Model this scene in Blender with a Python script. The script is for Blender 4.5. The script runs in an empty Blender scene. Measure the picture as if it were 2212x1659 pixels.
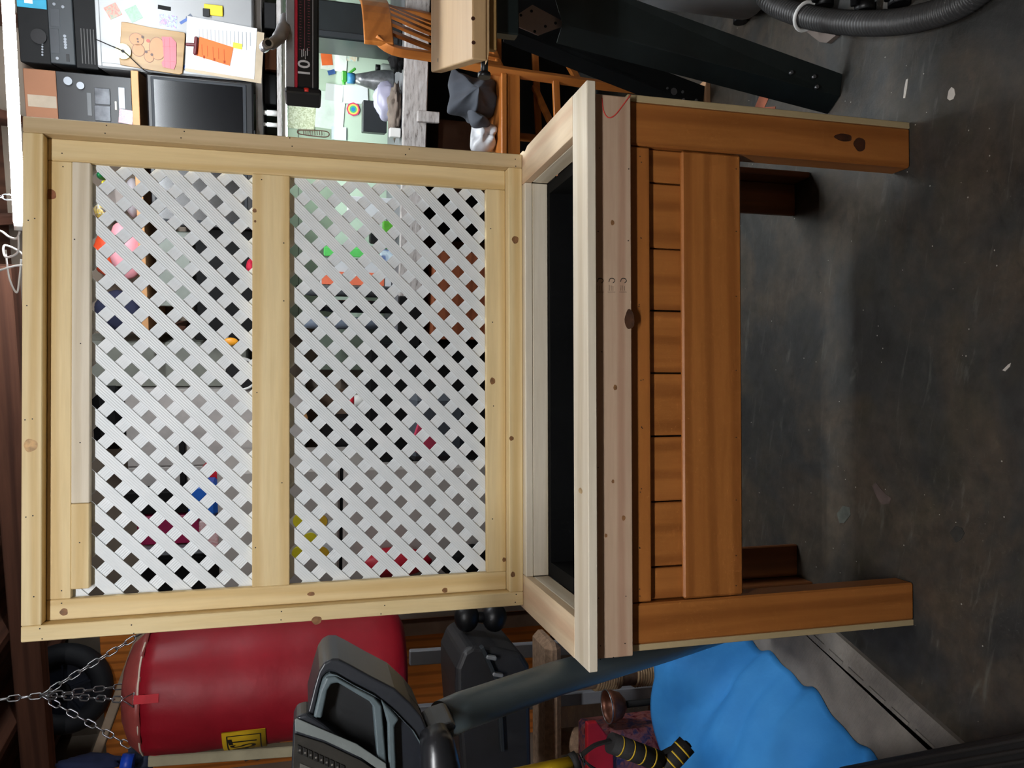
import bpy, bmesh, math, random
from mathutils import Vector, Matrix, noise

# ------------------------------------------------------------------ camera
SC = bpy.context.scene
COL = SC.collection
FPX, PITCH, YAW, CAMH, CAMX = 1700.0, 0.2579, 0.011, 1.3727, -0.0345   # focal length for a 2212 px wide frame
CF = Vector((math.sin(YAW)*math.cos(PITCH), math.cos(YAW)*math.cos(PITCH), -math.sin(PITCH)))
CR = Vector((math.cos(YAW), -math.sin(YAW), 0))
CD = -CR.cross(CF)
CAM = Vector((CAMX, 0, CAMH))
cam_data = bpy.data.cameras.new('camera')
cam_data.sensor_fit = 'HORIZONTAL'; cam_data.sensor_width = 36.0
cam_data.lens = 36.0*FPX/2212.0
cam_data.clip_start = 0.05; cam_data.clip_end = 60
cam = bpy.data.objects.new('camera', cam_data)
COL.objects.link(cam)
# the photograph was taken with the phone turned on its side: picture right is down
cam.matrix_world = Matrix(((CD.x, CR.x, -CF.x, CAM.x), (CD.y, CR.y, -CF.y, CAM.y), (CD.z, CR.z, -CF.z, CAM.z), (0, 0, 0, 1)))
SC.camera = cam

# ------------------------------------------------------------------ exposure, world, lamp strengths
SC.view_settings.view_transform = 'Standard'
SC.view_settings.look = 'None'
SC.view_settings.gamma = 1.0
SC.view_settings.use_curve_mapping = False
SC.view_settings.exposure = 0.07
world = bpy.data.worlds.new('world'); SC.world = world
world.use_nodes = True
world.node_tree.nodes['Background'].inputs[0].default_value = (0.8, 0.85, 1.0, 1)
world.node_tree.nodes['Background'].inputs[1].default_value = 0.02
TUBE_BACK = 265.0      # emission of the bare tube over the workbench
TUBE_FRONT = 128.0
TUBE_SHELF = 45.0     # emission of the slim light under the wall shelf     # emission of the shop light over the photographer
SC.cycles.max_bounces = 4; SC.cycles.diffuse_bounces = 3; SC.cycles.glossy_bounces = 2
SC.cycles.caustics_reflective = False; SC.cycles.caustics_refractive = False
SC.cycles.use_adaptive_sampling = True; SC.cycles.adaptive_threshold = 0.05; SC.cycles.adaptive_min_samples = 16; SC.cycles.use_light_tree = False
SC.cycles.use_denoising = True

# ------------------------------------------------------------------ frames: the world follows the planter, the room is turned 13 degrees
RA = math.radians(13.0)
RO = Vector((1.15, 3.45, 0))
RE = Vector((math.cos(RA), -math.sin(RA), 0))     # along the back wall, to the right
RQ = Vector((math.sin(RA), math.cos(RA), 0))      # into the back wall
def r2w(p): return RO + RE*p[0] + RQ*p[1] + Vector((0, 0, p[2]))
def ray(x, y): return CF + CD*((x-1106)/FPX) + CR*((829.5-y)/FPX)
def P(x, y, Y):                                   # a point seen at pixel x, y standing at depth Y
    d = ray(x, y); return CAM + d*(Y/d.y)
def PZ(x, y, z):                                  # ... lying at height z
    d = ray(x, y); return CAM + d*((z-CAM.z)/d.z)
def LP(x, y, q):                                  # ... in the room frame on the plane q
    d = ray(x, y); o = CAM-RO
    k = (q-o.dot(RQ))/d.dot(RQ)
    p = o+d*k
    return Vector((p.dot(RE), q, p.z))
def RB(x0, x1, y0, y1, q):                        # picture box on the plane q -> s0, s1, z0, z1 in the room frame
    xm, ym = (x0+x1)/2, (y0+y1)/2
    return LP(xm, y1, q)[0], LP(xm, y0, q)[0], LP(x1, ym, q)[2], LP(x0, ym, q)[2]
def WB(x0, x1, y0, y1, Y):
    xm, ym = (x0+x1)/2, (y0+y1)/2
    return P(xm, y1, Y)[0], P(xm, y0, Y)[0], P(x1, ym, Y)[2], P(x0, ym, Y)[2]

# ------------------------------------------------------------------ materials
def lin(c):
    return tuple(((v/255)/12.92 if v/255 <= 0.04045 else ((v/255+0.055)/1.055)**2.4) for v in c)+(1.0,)
MATS = {}
def _new(name):
    m = bpy.data.materials.new(name); m.use_nodes = True
    nt = m.node_tree; b = nt.nodes['Principled BSDF']
    MATS[name] = m
    return m, nt, b
def _coords(nt, scale, rnd=True):
    tc = nt.nodes.new('ShaderNodeTexCoord'); mp = nt.nodes.new('ShaderNodeMapping')
    mp.inputs['Scale'].default_value = scale
    if rnd:
        oi = nt.nodes.new('ShaderNodeObjectInfo'); mu = nt.nodes.new('ShaderNodeVectorMath'); mu.operation = 'SCALE'
        ad = nt.nodes.new('ShaderNodeVectorMath'); ad.operation = 'ADD'
        mu.inputs[0].default_value = (7.3, 3.1, 5.7); nt.links.new(oi.outputs['Random'], mu.inputs['Scale'])
        nt.links.new(tc.outputs['Object'], ad.inputs[0]); nt.links.new(mu.outputs[0], ad.inputs[1])
        nt.links.new(ad.outputs[0], mp.inputs['Vector'])
    else:
        nt.links.new(tc.outputs['Object'], mp.inputs['Vector'])
    return mp.outputs['Vector']
def _noise(nt, vec, scale, detail=4, rough=0.55, dist=0.0):
    n = nt.nodes.new('ShaderNodeTexNoise'); n.inputs['Scale'].default_value = scale
    n.inputs['Detail'].default_value = detail; n.inputs['Roughness'].default_value = rough; n.inputs['Distortion'].default_value = dist
    nt.links.new(vec, n.inputs['Vector']); return n.outputs['Fac']
def _ramp(nt, fac, stops):
    r = nt.nodes.new('ShaderNodeValToRGB'); nt.links.new(fac, r.inputs['Fac'])
    el = r.color_ramp.elements
    while len(el) < len(stops): el.new(0.5)
    for e, (p, c) in zip(el, stops): e.position = p; e.color = c
    return r.outputs['Color']
def _mix(nt, fac, a, b, mode='MIX'):
    m = nt.nodes.new('ShaderNodeMix'); m.data_type = 'RGBA'; m.blend_type = mode
    if isinstance(fac, (int, float)): m.inputs[0].default_value = fac
    else: nt.links.new(fac, m.inputs[0])
    for s, v in ((6, a), (7, b)):
        if isinstance(v, tuple): m.inputs[s].default_value = v
        else: nt.links.new(v, m.inputs[s])
    return m.outputs[2]
def _bump(nt, b, fac, strength, dist=0.002):
    bu = nt.nodes.new('ShaderNodeBump'); bu.inputs['Strength'].default_value = strength; bu.inputs['Distance'].default_value = dist
    nt.links.new(fac, bu.inputs['Height']); nt.links.new(bu.outputs['Normal'], b.inputs['Normal'])
def pm(name, col, rough=0.5, metal=0.0, var=0.12, scale=14, bump=0.0, spec=0.5, coat=0.0, sheen=0.0):
    """plain procedural material: one colour broken up by noise"""
    if name in MATS: return MATS[name]
    m, nt, b = _new(name)
    v = _coords(nt, (1, 1, 1))
    f = _noise(nt, v, scale, 5)
    c = lin(col)
    lo = tuple(max(0, x*(1-var)) for x in c[:3])+(1,); hi = tuple(min(1, x*(1+var)) for x in c[:3])+(1,)
    nt.links.new(_ramp(nt, f, [(0.3, lo), (0.7, hi)]), b.inputs['Base Color'])
    b.inputs['Roughness'].default_value = rough; b.inputs['Metallic'].default_value = metal
    b.inputs['Specular IOR Level'].default_value = spec
    b.inputs['Coat Weight'].default_value = coat; b.inputs['Sheen Weight'].default_value = sheen
    if bump: _bump(nt, b, _noise(nt, v, scale*6, 3), bump)
    return m
def wood(name, c1, c2, axis='x', rough=0.55, c3=None, grain=1.0, knots=None):
    key = name+'_'+axis
    if key in MATS: return MATS[key]
    m, nt, b = _new(key)
    sc = {'x': (1.1, 15, 15), 'y': (15, 1.1, 15), 'z': (15, 15, 1.1)}[axis]
    v = _coords(nt, sc)
    f1 = _noise(nt, v, 1.4*grain, 5, 0.6, 0.6)
    w = nt.nodes.new('ShaderNodeTexWave'); w.wave_type = 'RINGS'; w.rings_direction = axis.upper()
    w.inputs['Scale'].default_value = 0.38*grain; w.inputs['Distortion'].default_value = 9.0; w.inputs['Detail'].default_value = 3
    w.inputs['Detail Scale'].default_value = 0.6; nt.links.new(v, w.inputs['Vector'])
    base = _ramp(nt, f1, [(0.28, lin(c1)), (0.72, lin(c2))])
    if c3: base = _mix(nt, _ramp(nt, w.outputs['Fac'], [(0.55, (0, 0, 0, 1)), (0.95, (0.55, 0.55, 0.55, 1))]), base, lin(c3))
    fine = _noise(nt, v, 9, 2, 0.5)
    base = _mix(nt, 0.16, base, _ramp(nt, fine, [(0.3, (0.55, 0.5, 0.42, 1)), (0.7, (1, 1, 1, 1))]), 'MULTIPLY')
    nt.links.new(base, b.inputs['Base Color'])
    b.inputs['Roughness'].default_value = rough; b.inputs['Specular IOR Level'].default_value = 0.35
    _bump(nt, b, fine, 0.12, 0.001)
    return m
def pine(a): return wood('raw_pine', (230, 204, 150), (240, 219, 172), a, 0.6, (208, 172, 108))
def whitewood(a): return wood('pale_whitewood', (225, 213, 190), (236, 226, 206), a, 0.6, (206, 190, 160))
def pinkpine(a): return wood('pink_heart_pine', (188, 158, 133), (203, 176, 149), a, 0.6, (168, 126, 101))
def stain(a): return wood('honey_stain', (158, 96, 43), (178, 113, 55), a, 0.42, (130, 75, 31))
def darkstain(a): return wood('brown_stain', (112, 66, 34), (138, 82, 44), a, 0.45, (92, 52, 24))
def chairwood(a): return wood('amber_chair_wood', (176, 104, 46), (196, 122, 58), a, 0.3, (150, 84, 34))
def redwood(a): return wood('old_redwood', (92, 58, 44), (116, 76, 58), a, 0.75, (66, 40, 30))
def emit(name, col, strength):
    if name in MATS: return MATS[name]
    m, nt, b = _new(name)
    b.inputs['Base Color'].default_value = (0.9, 0.9, 0.9, 1)
    b.inputs['Emission Color'].default_value = col; b.inputs['Emission Strength'].default_value = strength
    return m

# ------------------------------------------------------------------ mesh builder
ORIG = {}
FRAME = {}
def _link(o): COL.objects.link(o); return o
def thing(name, label, cat, loc=(0, 0, 0), fr='w', group=None, rot=None):
    o = bpy.data.objects.new(name, None); _link(o)
    o.empty_display_size = 0.05
    o['label'] = label; o['category'] = cat
    if group: o['group'] = group
    ORIG[o] = Vector(loc); FRAME[o] = fr
    o.location = r2w(loc) if fr == 'r' else Vector(loc)
    o.rotation_euler = (0, 0, -RA if fr == 'r' else 0)
    return o
def tag(o, label, cat, group=None):
    o['label'] = label; o['category'] = cat
    if group: o['group'] = group
    return o
class MB:
    def __init__(s): s.v = []; s.f = []; s.sm = []
    def add(s, vs, fs, smooth=False):
        n = len(s.v); s.v += [Vector(v) for v in vs]
        for f in fs: s.f.append([i+n for i in f]); s.sm.append(smooth)
        return s
    def box(s, a, b):
        x0, y0, z0 = a; x1, y1, z1 = b
        return s.add([(x0, y0, z0), (x1, y0, z0), (x1, y1, z0), (x0, y1, z0), (x0, y0, z1), (x1, y0, z1), (x1, y1, z1), (x0, y1, z1)],
                     [(0, 3, 2, 1), (4, 5, 6, 7), (0, 1, 5, 4), (1, 2, 6, 5), (2, 3, 7, 6), (3, 0, 4, 7)])
    def cbox(s, a, b, c=0.002):
        """box with chamfered edges"""
        a0 = a; a = Vector([min(p, q) for p, q in zip(a0, b)]); b2 = Vector([max(p, q) for p, q in zip(a0, b)])
        c = min([c]+[0.45*(q-p) for p, q in zip(a, b2)])
        ctr = (a+b2)/2; h = (b2-a)/2
        vs = []; idx = {}
        for sx in (-1, 1):
            for sy in (-1, 1):
                for sz in (-1, 1):
                    for k in range(3):
                        e = [h[0]-c, h[1]-c, h[2]-c]; e[k] = h[k]
                        idx[(sx, sy, sz, k)] = len(vs)
                        vs.append(ctr+Vector((sx*e[0], sy*e[1], sz*e[2])))
        fs = []
        for k in range(3):
            i, j = (k+1) % 3, (k+2) % 3
            for sg in (-1, 1):
                q = []
                for (p, r) in ((-1, -1), (1, -1), (1, 1), (-1, 1)):
                    t = [0, 0, 0]; t[k] = sg; t[i] = p; t[j] = r
                    q.append(idx[(*t, k)])
                fs.append(q if sg > 0 else q[::-1])
        for k in range(3):              # edges along axis k
            i, j = (k+1) % 3, (k+2) % 3
            for p in (-1, 1):
                for r in (-1, 1):
                    t0 = [0, 0, 0]; t0[k] = -1; t0[i] = p; t0[j] = r
                    t1 = list(t0); t1[k] = 1
                    q = [idx[(*t0, i)], idx[(*t1, i)], idx[(*t1, j)], idx[(*t0, j)]]
                    fs.append(q if p*r < 0 else q[::-1])
        for sx in (-1, 1):
            for sy in (-1, 1):
                for sz in (-1, 1):
                    q = [idx[(sx, sy, sz, 0)], idx[(sx, sy, sz, 1)], idx[(sx, sy, sz, 2)]]
                    fs.append(q if sx*sy*sz > 0 else q[::-1])
        return s.add(vs, fs)
    def obox(s, p0, p1, w, h, up=(0, 0, 1), c=0.0):
        """box running from p0 to p1, w across, h along up"""
        p0, p1 = Vector(p0), Vector(p1); d = (p1-p0).normalized(); u = Vector(up)
        sd = d.cross(u).normalized(); u = sd.cross(d).normalized()
        t = MB(); L = (p1-p0).length
        t.cbox((0, -w/2, -h/2), (L, w/2, h/2), c) if c else t.box((0, -w/2, -h/2), (L, w/2, h/2))
        for v in t.v: v[:] = p0+d*v[0]-sd*v[1]*-1+u*v[2]
        n = len(s.v); s.v += t.v; s.f += [[i+n for i in f] for f in t.f]; s.sm += t.sm
        return s
    def cyl(s, p0, p1, r0, r1=None, n=16, caps=True):
        return s.tube([p0, p1], [r0, r0 if r1 is None else r1], n, caps)
    def tube(s, path, r, n=10, caps=True, closed=False):
        path = [Vector(p) for p in path]; m = len(path)
        if not isinstance(r, (list, tuple)): r = [r]*m
        t0 = (path[1]-path[0]).normalized()
        nrm = t0.orthogonal().normalized(); base = len(s.v)
        for k, p in enumerate(path):
            if closed: t = (path[(k+1) % m]-path[k-1]).normalized()
            elif k == 0: t = t0
            elif k == m-1: t = (path[k]-path[k-1]).normalized()
            else: t = (path[k+1]-path[k-1]).normalized()
            nrm = (nrm-t*nrm.dot(t)); nrm = nrm.normalized() if nrm.length > 1e-6 else t.orthogonal().normalized()
            bi = t.cross(nrm)
            for a in range(n):
                an = 2*math.pi*a/n
                s.v.append(p+(nrm*math.cos(an)+bi*math.sin(an))*r[k])
        for k in range(m if closed else m-1):
            k2 = (k+1) % m
            for a in range(n):
                b = (a+1) % n
                s.f.append([base+k*n+a, base+k*n+b, base+k2*n+b, base+k2*n+a]); s.sm.append(True)
        if caps and not closed:
            s.f.append([base+a for a in range(n)][::-1]); s.sm.append(False)
            s.f.append([base+(m-1)*n+a for a in range(n)]); s.sm.append(False)
        return s
    def lathe(s, prof, c=(0, 0, 0), n=24, fn=None):
        """prof: (radius, z) from bottom to top around a vertical axis at c"""
        base = len(s.v); m = len(prof); c = Vector(c)
        for r, z in prof:
            for a in range(n):
                an = 2*math.pi*a/n; rr = r*(fn(an, z) if fn else 1)
                s.v.append(c+Vector((rr*math.cos(an), rr*math.sin(an), z)))
        for k in range(m-1):
            for a in range(n):
                b = (a+1) % n
                s.f.append([base+k*n+a, base+k*n+b, base+(k+1)*n+b, base+(k+1)*n+a]); s.sm.append(True)
        if prof[0][0] > 1e-5: s.f.append([base+a for a in range(n)][::-1]); s.sm.append(False)
        if prof[-1][0] > 1e-5: s.f.append([base+(m-1)*n+a for a in range(n)]); s.sm.append(False)
        return s
    def prism(s, poly, o, ux, uy, depth):
        """polygon (u, v) on the plane o + u*ux + v*uy, extruded by the vector depth"""
        o, ux, uy, d = Vector(o), Vector(ux), Vector(uy), Vector(depth); n = len(poly)
        area = sum(poly[i][0]*poly[(i+1) % n][1]-poly[(i+1) % n][0]*poly[i][1] for i in range(n))
        if (ux.cross(uy).dot(d) > 0) == (area > 0): poly = poly[::-1]
        a = [o+ux*u+uy*v for u, v in poly]
        return s.add(a+[p+d for p in a], [list(range(n)), list(range(2*n-1, n-1, -1))]+[[i, i+n, (i+1) % n+n, (i+1) % n] for i in range(n)])
    def ball(s, c, r, n=12, m=8, fn=None, up=None):
        c = Vector(c); r = (r, r, r) if isinstance(r, (int, float)) else r
        base = len(s.v)
        for k in range(m+1):
            th = math.pi*k/m
            for a in range(n):
                an = 2*math.pi*a/n
                d = Vector((math.sin(th)*math.cos(an), math.sin(th)*math.sin(an), -math.cos(th)))
                q = fn(d) if fn else 1.0
                s.v.append(c+Vector((d.x*r[0], d.y*r[1], d.z*r[2]))*q)
        for k in range(m):
            for a in range(n):
                b = (a+1) % n
                s.f.append([base+k*n+a, base+k*n+b, base+(k+1)*n+b, base+(k+1)*n+a]); s.sm.append(True)
        return s
    def map(s, fn):
        s.v = [Vector(fn(v)) for v in s.v]; return s
    def build(s, name, mat, parent=None, fr=None, bevel=None, subsurf=0, solid=0.0, center=None):
        if parent is not None: fr = FRAME[parent]
        fr = fr or 'w'
        lo = Vector([min(v[i] for v in s.v) for i in range(3)]); hi = Vector([max(v[i] for v in s.v) for i in range(3)])
        c = Vector(center) if center is not None else (lo+hi)/2
        me = bpy.data.meshes.new(name)
        me.from_pydata([tuple(v-c) for v in s.v], [], s.f); me.validate(); 
        if len(me.polygons) == len(s.sm): me.polygons.foreach_set('use_smooth', s.sm)
        me.update()
        me.materials.append(mat)
        o = bpy.data.objects.new(name, me); _link(o)
        ORIG[o] = c; FRAME[o] = fr
        if parent is not None:
            o.parent = parent; o.location = c-ORIG[parent]
        else:
            o.location = r2w(c) if fr == 'r' else c
            o.rotation_euler = (0, 0, -RA if fr == 'r' else 0)
        if bevel:
            b = o.modifiers.new('bevel', 'BEVEL'); b.width = bevel; b.segments = 3; b.limit_method = 'ANGLE'
        if solid:
            b = o.modifiers.new('solid', 'SOLIDIFY'); b.thickness = solid; b.offset = 0
        if subsurf:
            b = o.modifiers.new('sub', 'SUBSURF'); b.levels = subsurf; b.render_levels = subsurf
        return o
def board(name, a, b, mat, parent=None, c=0.0018, fr=None): return MB().cbox(a, b, c).build(name, mat, parent, fr)
def struct(o): o['kind'] = 'structure'; return o
def text_mesh(txt, size=1.0, bold=0.0):
    cu = bpy.data.curves.new('txt', 'FONT'); cu.body = txt; cu.size = size; cu.align_x = 'CENTER'; cu.align_y = 'CENTER'
    cu.offset = bold; cu.resolution_u = 3
    o = bpy.data.objects.new('txt', cu); COL.objects.link(o)
    bpy.context.view_layer.update()
    me = bpy.data.meshes.new_from_object(o.evaluated_get(bpy.context.evaluated_depsgraph_get()))
    vs = [v.co.copy() for v in me.vertices]; fs = [list(p.vertices) for p in me.polygons]
    bpy.data.objects.remove(o); bpy.data.curves.remove(cu); bpy.data.meshes.remove(me)
    return vs, fs
# ================================================================== the room shell
def floor_mat():
    m, nt, b = _new('stained_concrete')
    v = _coords(nt, (1, 1, 1), False)
    f = _noise(nt, v, 2.2, 8, 0.62, 0.8)
    c = _ramp(nt, f, [(0.25, lin((30, 29, 28))), (0.45, lin((58, 58, 56))), (0.6, lin((82, 72, 60))), (0.78, lin((50, 52, 50)))])
    f2 = _noise(nt, v, 5.5, 6, 0.6)
    c = _mix(nt, _ramp(nt, f2, [(0.5, (0, 0, 0, 1)), (0.72, (0.6, 0.6, 0.6, 1))]), c, lin((64, 58, 40)))
    f3 = _noise(nt, v, 23, 6, 0.7)
    c = _mix(nt, 0.8, c, _ramp(nt, f3, [(0.3, (0.4, 0.4, 0.4, 1)), (0.7, (1, 1, 1, 1))]), 'MULTIPLY')
    sv = _coords(nt, (2.0, 14.0, 1), False); f4 = _noise(nt, sv, 2.4, 6, .65, 1.2)
    c = _mix(nt, _ramp(nt, f4, [(0.60, (0, 0, 0, 1)), (0.72, (0.45, 0.45, 0.45, 1))]), c, lin((104, 104, 96)))
    f5 = _noise(nt, v, 3.1, 7, .7, 2.0)
    c = _mix(nt, _ramp(nt, f5, [(0.58, (0, 0, 0, 1)), (0.70, (0.7, 0.7, 0.7, 1))]), c, lin((34, 33, 30)))
    # paint specks: small dots in some of the cells
    vo = nt.nodes.new('ShaderNodeTexVoronoi'); vo.inputs['Scale'].default_value = 36; nt.links.new(v, vo.inputs['Vector'])
    near = nt.nodes.new('ShaderNodeMath'); near.operation = 'LESS_THAN'; near.inputs[1].default_value = 0.06
    nt.links.new(vo.outputs['Distance'], near.inputs[0])
    sp = nt.nodes.new('ShaderNodeSeparateColor'); nt.links.new(vo.outputs['Color'], sp.inputs[0])
    some = nt.nodes.new('ShaderNodeMath'); some.operation = 'GREATER_THAN'; some.inputs[1].default_value = 0.62; nt.links.new(sp.outputs[0], some.inputs[0])
    mu = nt.nodes.new('ShaderNodeMath'); mu.operation = 'MULTIPLY'; nt.links.new(near.outputs[0], mu.inputs[0]); nt.links.new(some.outputs[0], mu.inputs[1])
    c = _mix(nt, mu.outputs[0], c, lin((170, 166, 156)))
    nt.links.new(c, b.inputs['Base Color'])
    nt.links.new(_ramp(nt, f2, [(0.3, (0.42, 0.42, 0.42, 1)), (0.7, (0.62, 0.62, 0.62, 1))]), b.inputs['Roughness'])
    _bump(nt, b, f3, 0.25, 0.004)
    return m
FLOOR = floor_mat()
SL, SR, QB, QF = -3.35, 1.35, 0.72, -5.6       # room extents in the room frame
struct(MB().box((SL-.1, QF-.1, -0.1), (SR+.1, QB+.1, 0)).build('floor', FLOOR, fr='r', center=(0, 0, 0)))
WALLM = pm('wall_board', (126, 112, 98), 0.8, 0, 0.15, 3)
struct(MB().box((SL, QB, 0), (SR, QB+.08, 2.75)).build('wall_back', WALLM, fr='r'))
struct(MB().box((SL-.08, QF, 0), (SL, QB+.08, 2.75)).build('wall_left', WALLM, fr='r'))
struct(MB().box((SR, QF, 0), (SR+.08, QB+.08, 2.75)).build('wall_right', WALLM, fr='r'))
struct(MB().box((SL, QF-.08, 0), (SR, QF, 2.75)).build('wall_front', WALLM, fr='r'))
ceil = struct(MB().box((SL-.08, QF-.08, 2.75), (SR+.08, QB+.08, 2.83)).build('ceiling', redwood('y'), fr='r'))
for i in range(11):
    s = SL+0.18+i*0.44
    board('joist', (s, QF, 2.61), (s+.04, QB, 2.75), redwood('y'), ceil, 0.003)
# the header beam that crosses the top of the picture on the left
s0, s1, z0, z1 = RB(-60, 93, 575, 1750, -0.1)
hb = board('beam', (SL, -0.1, LP(90, 1450, -0.1)[2]), (LP(20, 575, -0.1)[0], 0.0, 2.61), redwood('x'), None, 0.004, 'r')
tag(hb, 'dark red-brown ceiling beam above the punching bag', 'beam')

# ================================================================== lamps
WHITEPL = pm('white_plastic', (232, 232, 228), 0.4, 0, 0.03)
CHROME = pm('zinc_steel', (170, 172, 176), 0.28, 0.9, 0.15)
a = P(43, 498, 2.75); b = P(17, 0, 2.63); d = (b-a).normalized(); b = a+d*1.2
tl = thing('tube_light', 'bare glowing tube light hanging above the trellis and workbench', 'lamp', a)
EM_BACK = emit('tube_glow', (0.88, 0.95, 1.0, 1), TUBE_BACK)
MB().cyl(a+d*.025, b-d*.025, 0.0165, n=20).build('tube', EM_BACK, tl)
for e, k in ((a, 1), (b, -1)): MB().cyl(e, e+d*k*.025, 0.0155, n=20).build('end_cap', WHITEPL, tl)
# hanging chain of the tube, link by link, and its white flex
def link_mesh(L, w, r, name):
    t = MB(); pts = []
    h = L/2-w/2
    for i in range(8):
        an = math.pi*i/7
        pts.append((math.sin(an-math.pi/2)*w/2*-1, 0, h+math.cos(an-math.pi/2)*w/2))
    for i in range(8):
        an = math.pi*i/7
        pts.append((math.sin(an-math.pi/2)*w/2, 0, -h-math.cos(an-math.pi/2)*w/2))
    t.tube(pts, r, 6, closed=True)
    return t
LINKS = {}
def chain(p0, p1, parent, L=0.036, w=0.017, r=0.0022, mat=None):
    mat = mat or CHROME
    p0, p1 = Vector(p0), Vector(p1); d = p1-p0; n = max(1, round(d.length/(L-2.2*r))); st = d/n
    key = (L, w, r)
    if key not in LINKS:
        o = link_mesh(L, w, r, 'chain_link').build('chain_link', mat, parent, center=(0, 0, 0)); LINKS[key] = o.data; first = o
    else: first = None
    q = Vector((0, 0, 1)).rotation_difference(d)
    for k in range(n):
        if first: o, first = first, None
        else:
            o = bpy.data.objects.new('chain_link', LINKS[key]); _link(o); o.parent = parent
        o.location = p0+st*(k+.5)-ORIG[parent]
        o.rotation_mode = 'QUATERNION'
        o.rotation_quaternion = q @ Matrix.Rotation(math.pi/2*(k % 2)+.5, 3, 'Z').to_quaternion()
for e in (a+d*.1, b-d*.12): chain((e.x, e.y, 2.61), e+Vector((0, 0, .017)), tl, 0.03, 0.016, 0.002)
def smooth_path(pts, k=8):
    pts = [Vector(p) for p in pts]; out = []
    for i in range(len(pts)-1):
        p0, p1, p2, p3 = pts[max(i-1, 0)], pts[i], pts[i+1], pts[min(i+2, len(pts)-1)]
        for j in range(k):
            t = j/k
            out.append(0.5*((2*p1)+(-p0+p2)*t+(2*p0-5*p1+4*p2-p3)*t*t+(-p0+3*p1-3*p2+p3)*t**3))
    return out+[pts[-1]]
cord = thing('lamp_cord', 'white lamp cord looping down from the end of the tube light', 'cord', a)
MB().tube(smooth_path([P(43, 500, 2.75), P(36, 515, 2.76), P(20, 512, 2.77), P(3, 500, 2.79), P(-20, 495, 2.8)]), .0035, 8).build('flex', WHITEPL, cord)
MB().tube(smooth_path([P(40, 508, 2.75), P(38, 545, 2.76), P(12, 555, 2.78), P(10, 530, 2.79), P(44, 545, 2.8), P(60, 570, 2.8), P(30, 575, 2.8), P(-15, 588, 2.8)]), .0035, 8).build('flex', WHITEPL, cord)
MB().tube(smooth_path([P(12, 540, 2.8), P(20, 600, 2.8), P(36, 632, 2.8), P(42, 600, 2.8), P(46, 560, 2.8)]), .003, 8).build('flex', WHITEPL, cord)

# shop light on the ceiling over the photographer
sl = thing('shop_light', 'twin tube shop light hanging from the ceiling above the photographer', 'lamp', (-.35, .08, 2.4), 'w')
FX = pm('white_enamel', (225, 225, 220), 0.35, 0, 0.03)
MB().prism([(-.09, 0), (.09, 0), (.05, .06), (-.05, .06)], (-.97, .08, 2.48), (0, 1, 0), (0, 0, 1), (1.24, 0, 0)).build('housing', FX, sl)
EM_FR = emit('shop_tube_glow', (0.97, 0.98, 1.0, 1), TUBE_FRONT)
for yy in (.03, .13): MB().cyl((-.95, yy, 2.46), (.25, yy, 2.46), .0165, n=14).build('tube', EM_FR, sl)
for xx in (-.7, .0): MB().cyl((xx, .08, 2.54), (xx, .08, 2.75), .004, n=8).build('hanger', CHROME, sl)

# ================================================================== the planter
Z0 = 0.8188
YF, YR = 1.4994, 2.056
pl = thing('planter_stand', 'wooden planter stand with pale rim, honey-stained legs and black lined trough', 'planter', (0, 1.78, 0))
W = 0.60; RB_ = 0.088; T = 0.02
def knot(parent, c, r, n, mat=None, ex=1.35, ax='x'):
    """small dark knot let into a board face: c centre, n outward axis"""
    n = Vector(n); u = Vector((0, 0, 1)) if abs(n.z) < .9 else Vector((1, 0, 0)); v = n.cross(u)
    lx, lz = (r*ex, r) if ax == 'x' else (r, r*ex)
    K1 = pm('knot_brown', (132, 92, 56), 0.6, 0, 0.4, 90); K2 = pm('knot_dark', (78, 50, 28), 0.6, 0, 0.4, 120)
    fr = FRAME[parent]
    t = MB(); pts = []
    for k in range(20):
        a = 2*math.pi*k/20; q = 1+.05*math.sin(3*a+c[0]*40)+.04*math.sin(5*a)
        pts.append((math.cos(a)*lx*q, math.sin(a)*lz*q))
    t.prism(pts, Vector(c)-n*.002, v, u, n*.0023)
    o = t.build('knot', mat or K1, parent)
    t = MB(); t.prism([(p[0]*.5, p[1]*.5) for p in pts], Vector(c)-n*.002, v, u, n*.0026)
    t.build('knot_heart', K2, o) if parent.parent is None else None
    return o
# rim
rim_f = board('rim_board', (-W, YF, Z0-T), (W, YF+RB_, Z0), whitewood('x'), pl)
# side boards with the notch at the back right, and mitre-free butt joints
MB().prism([(-W, YF+RB_+.0006), (-W+RB_, YF+RB_+.0006), (-W+RB_, YR), (-W, YR)], (0, 0, Z0-T), (1, 0, 0), (0, 1, 0), (0, 0, T)).build('rim_board', wood('rim_pine', (230, 204, 168), (240, 218, 186), 'y', .6, (216, 176, 140)), pl, bevel=.0015)
MB().prism([(W, YF+RB_+.0006), (W-RB_, YF+RB_+.0006), (W-RB_, YR), (W, YR), (W, 1.985), (W-.008, 1.965), (W-.002, 1.945), (W, 1.94)], (0, 0, Z0-T), (1, 0, 0), (0, 1, 0), (0, 0, T)).build('rim_board', wood('rim_pine', (230, 204, 168), (240, 218, 186), 'y', .6, (216, 176, 140)), pl, bevel=.0015)
board('rim_board', (-W+RB_+.0006, 1.962, Z0-T), (W-RB_-.0006, YR, Z0), whitewood('x'), pl)
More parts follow.
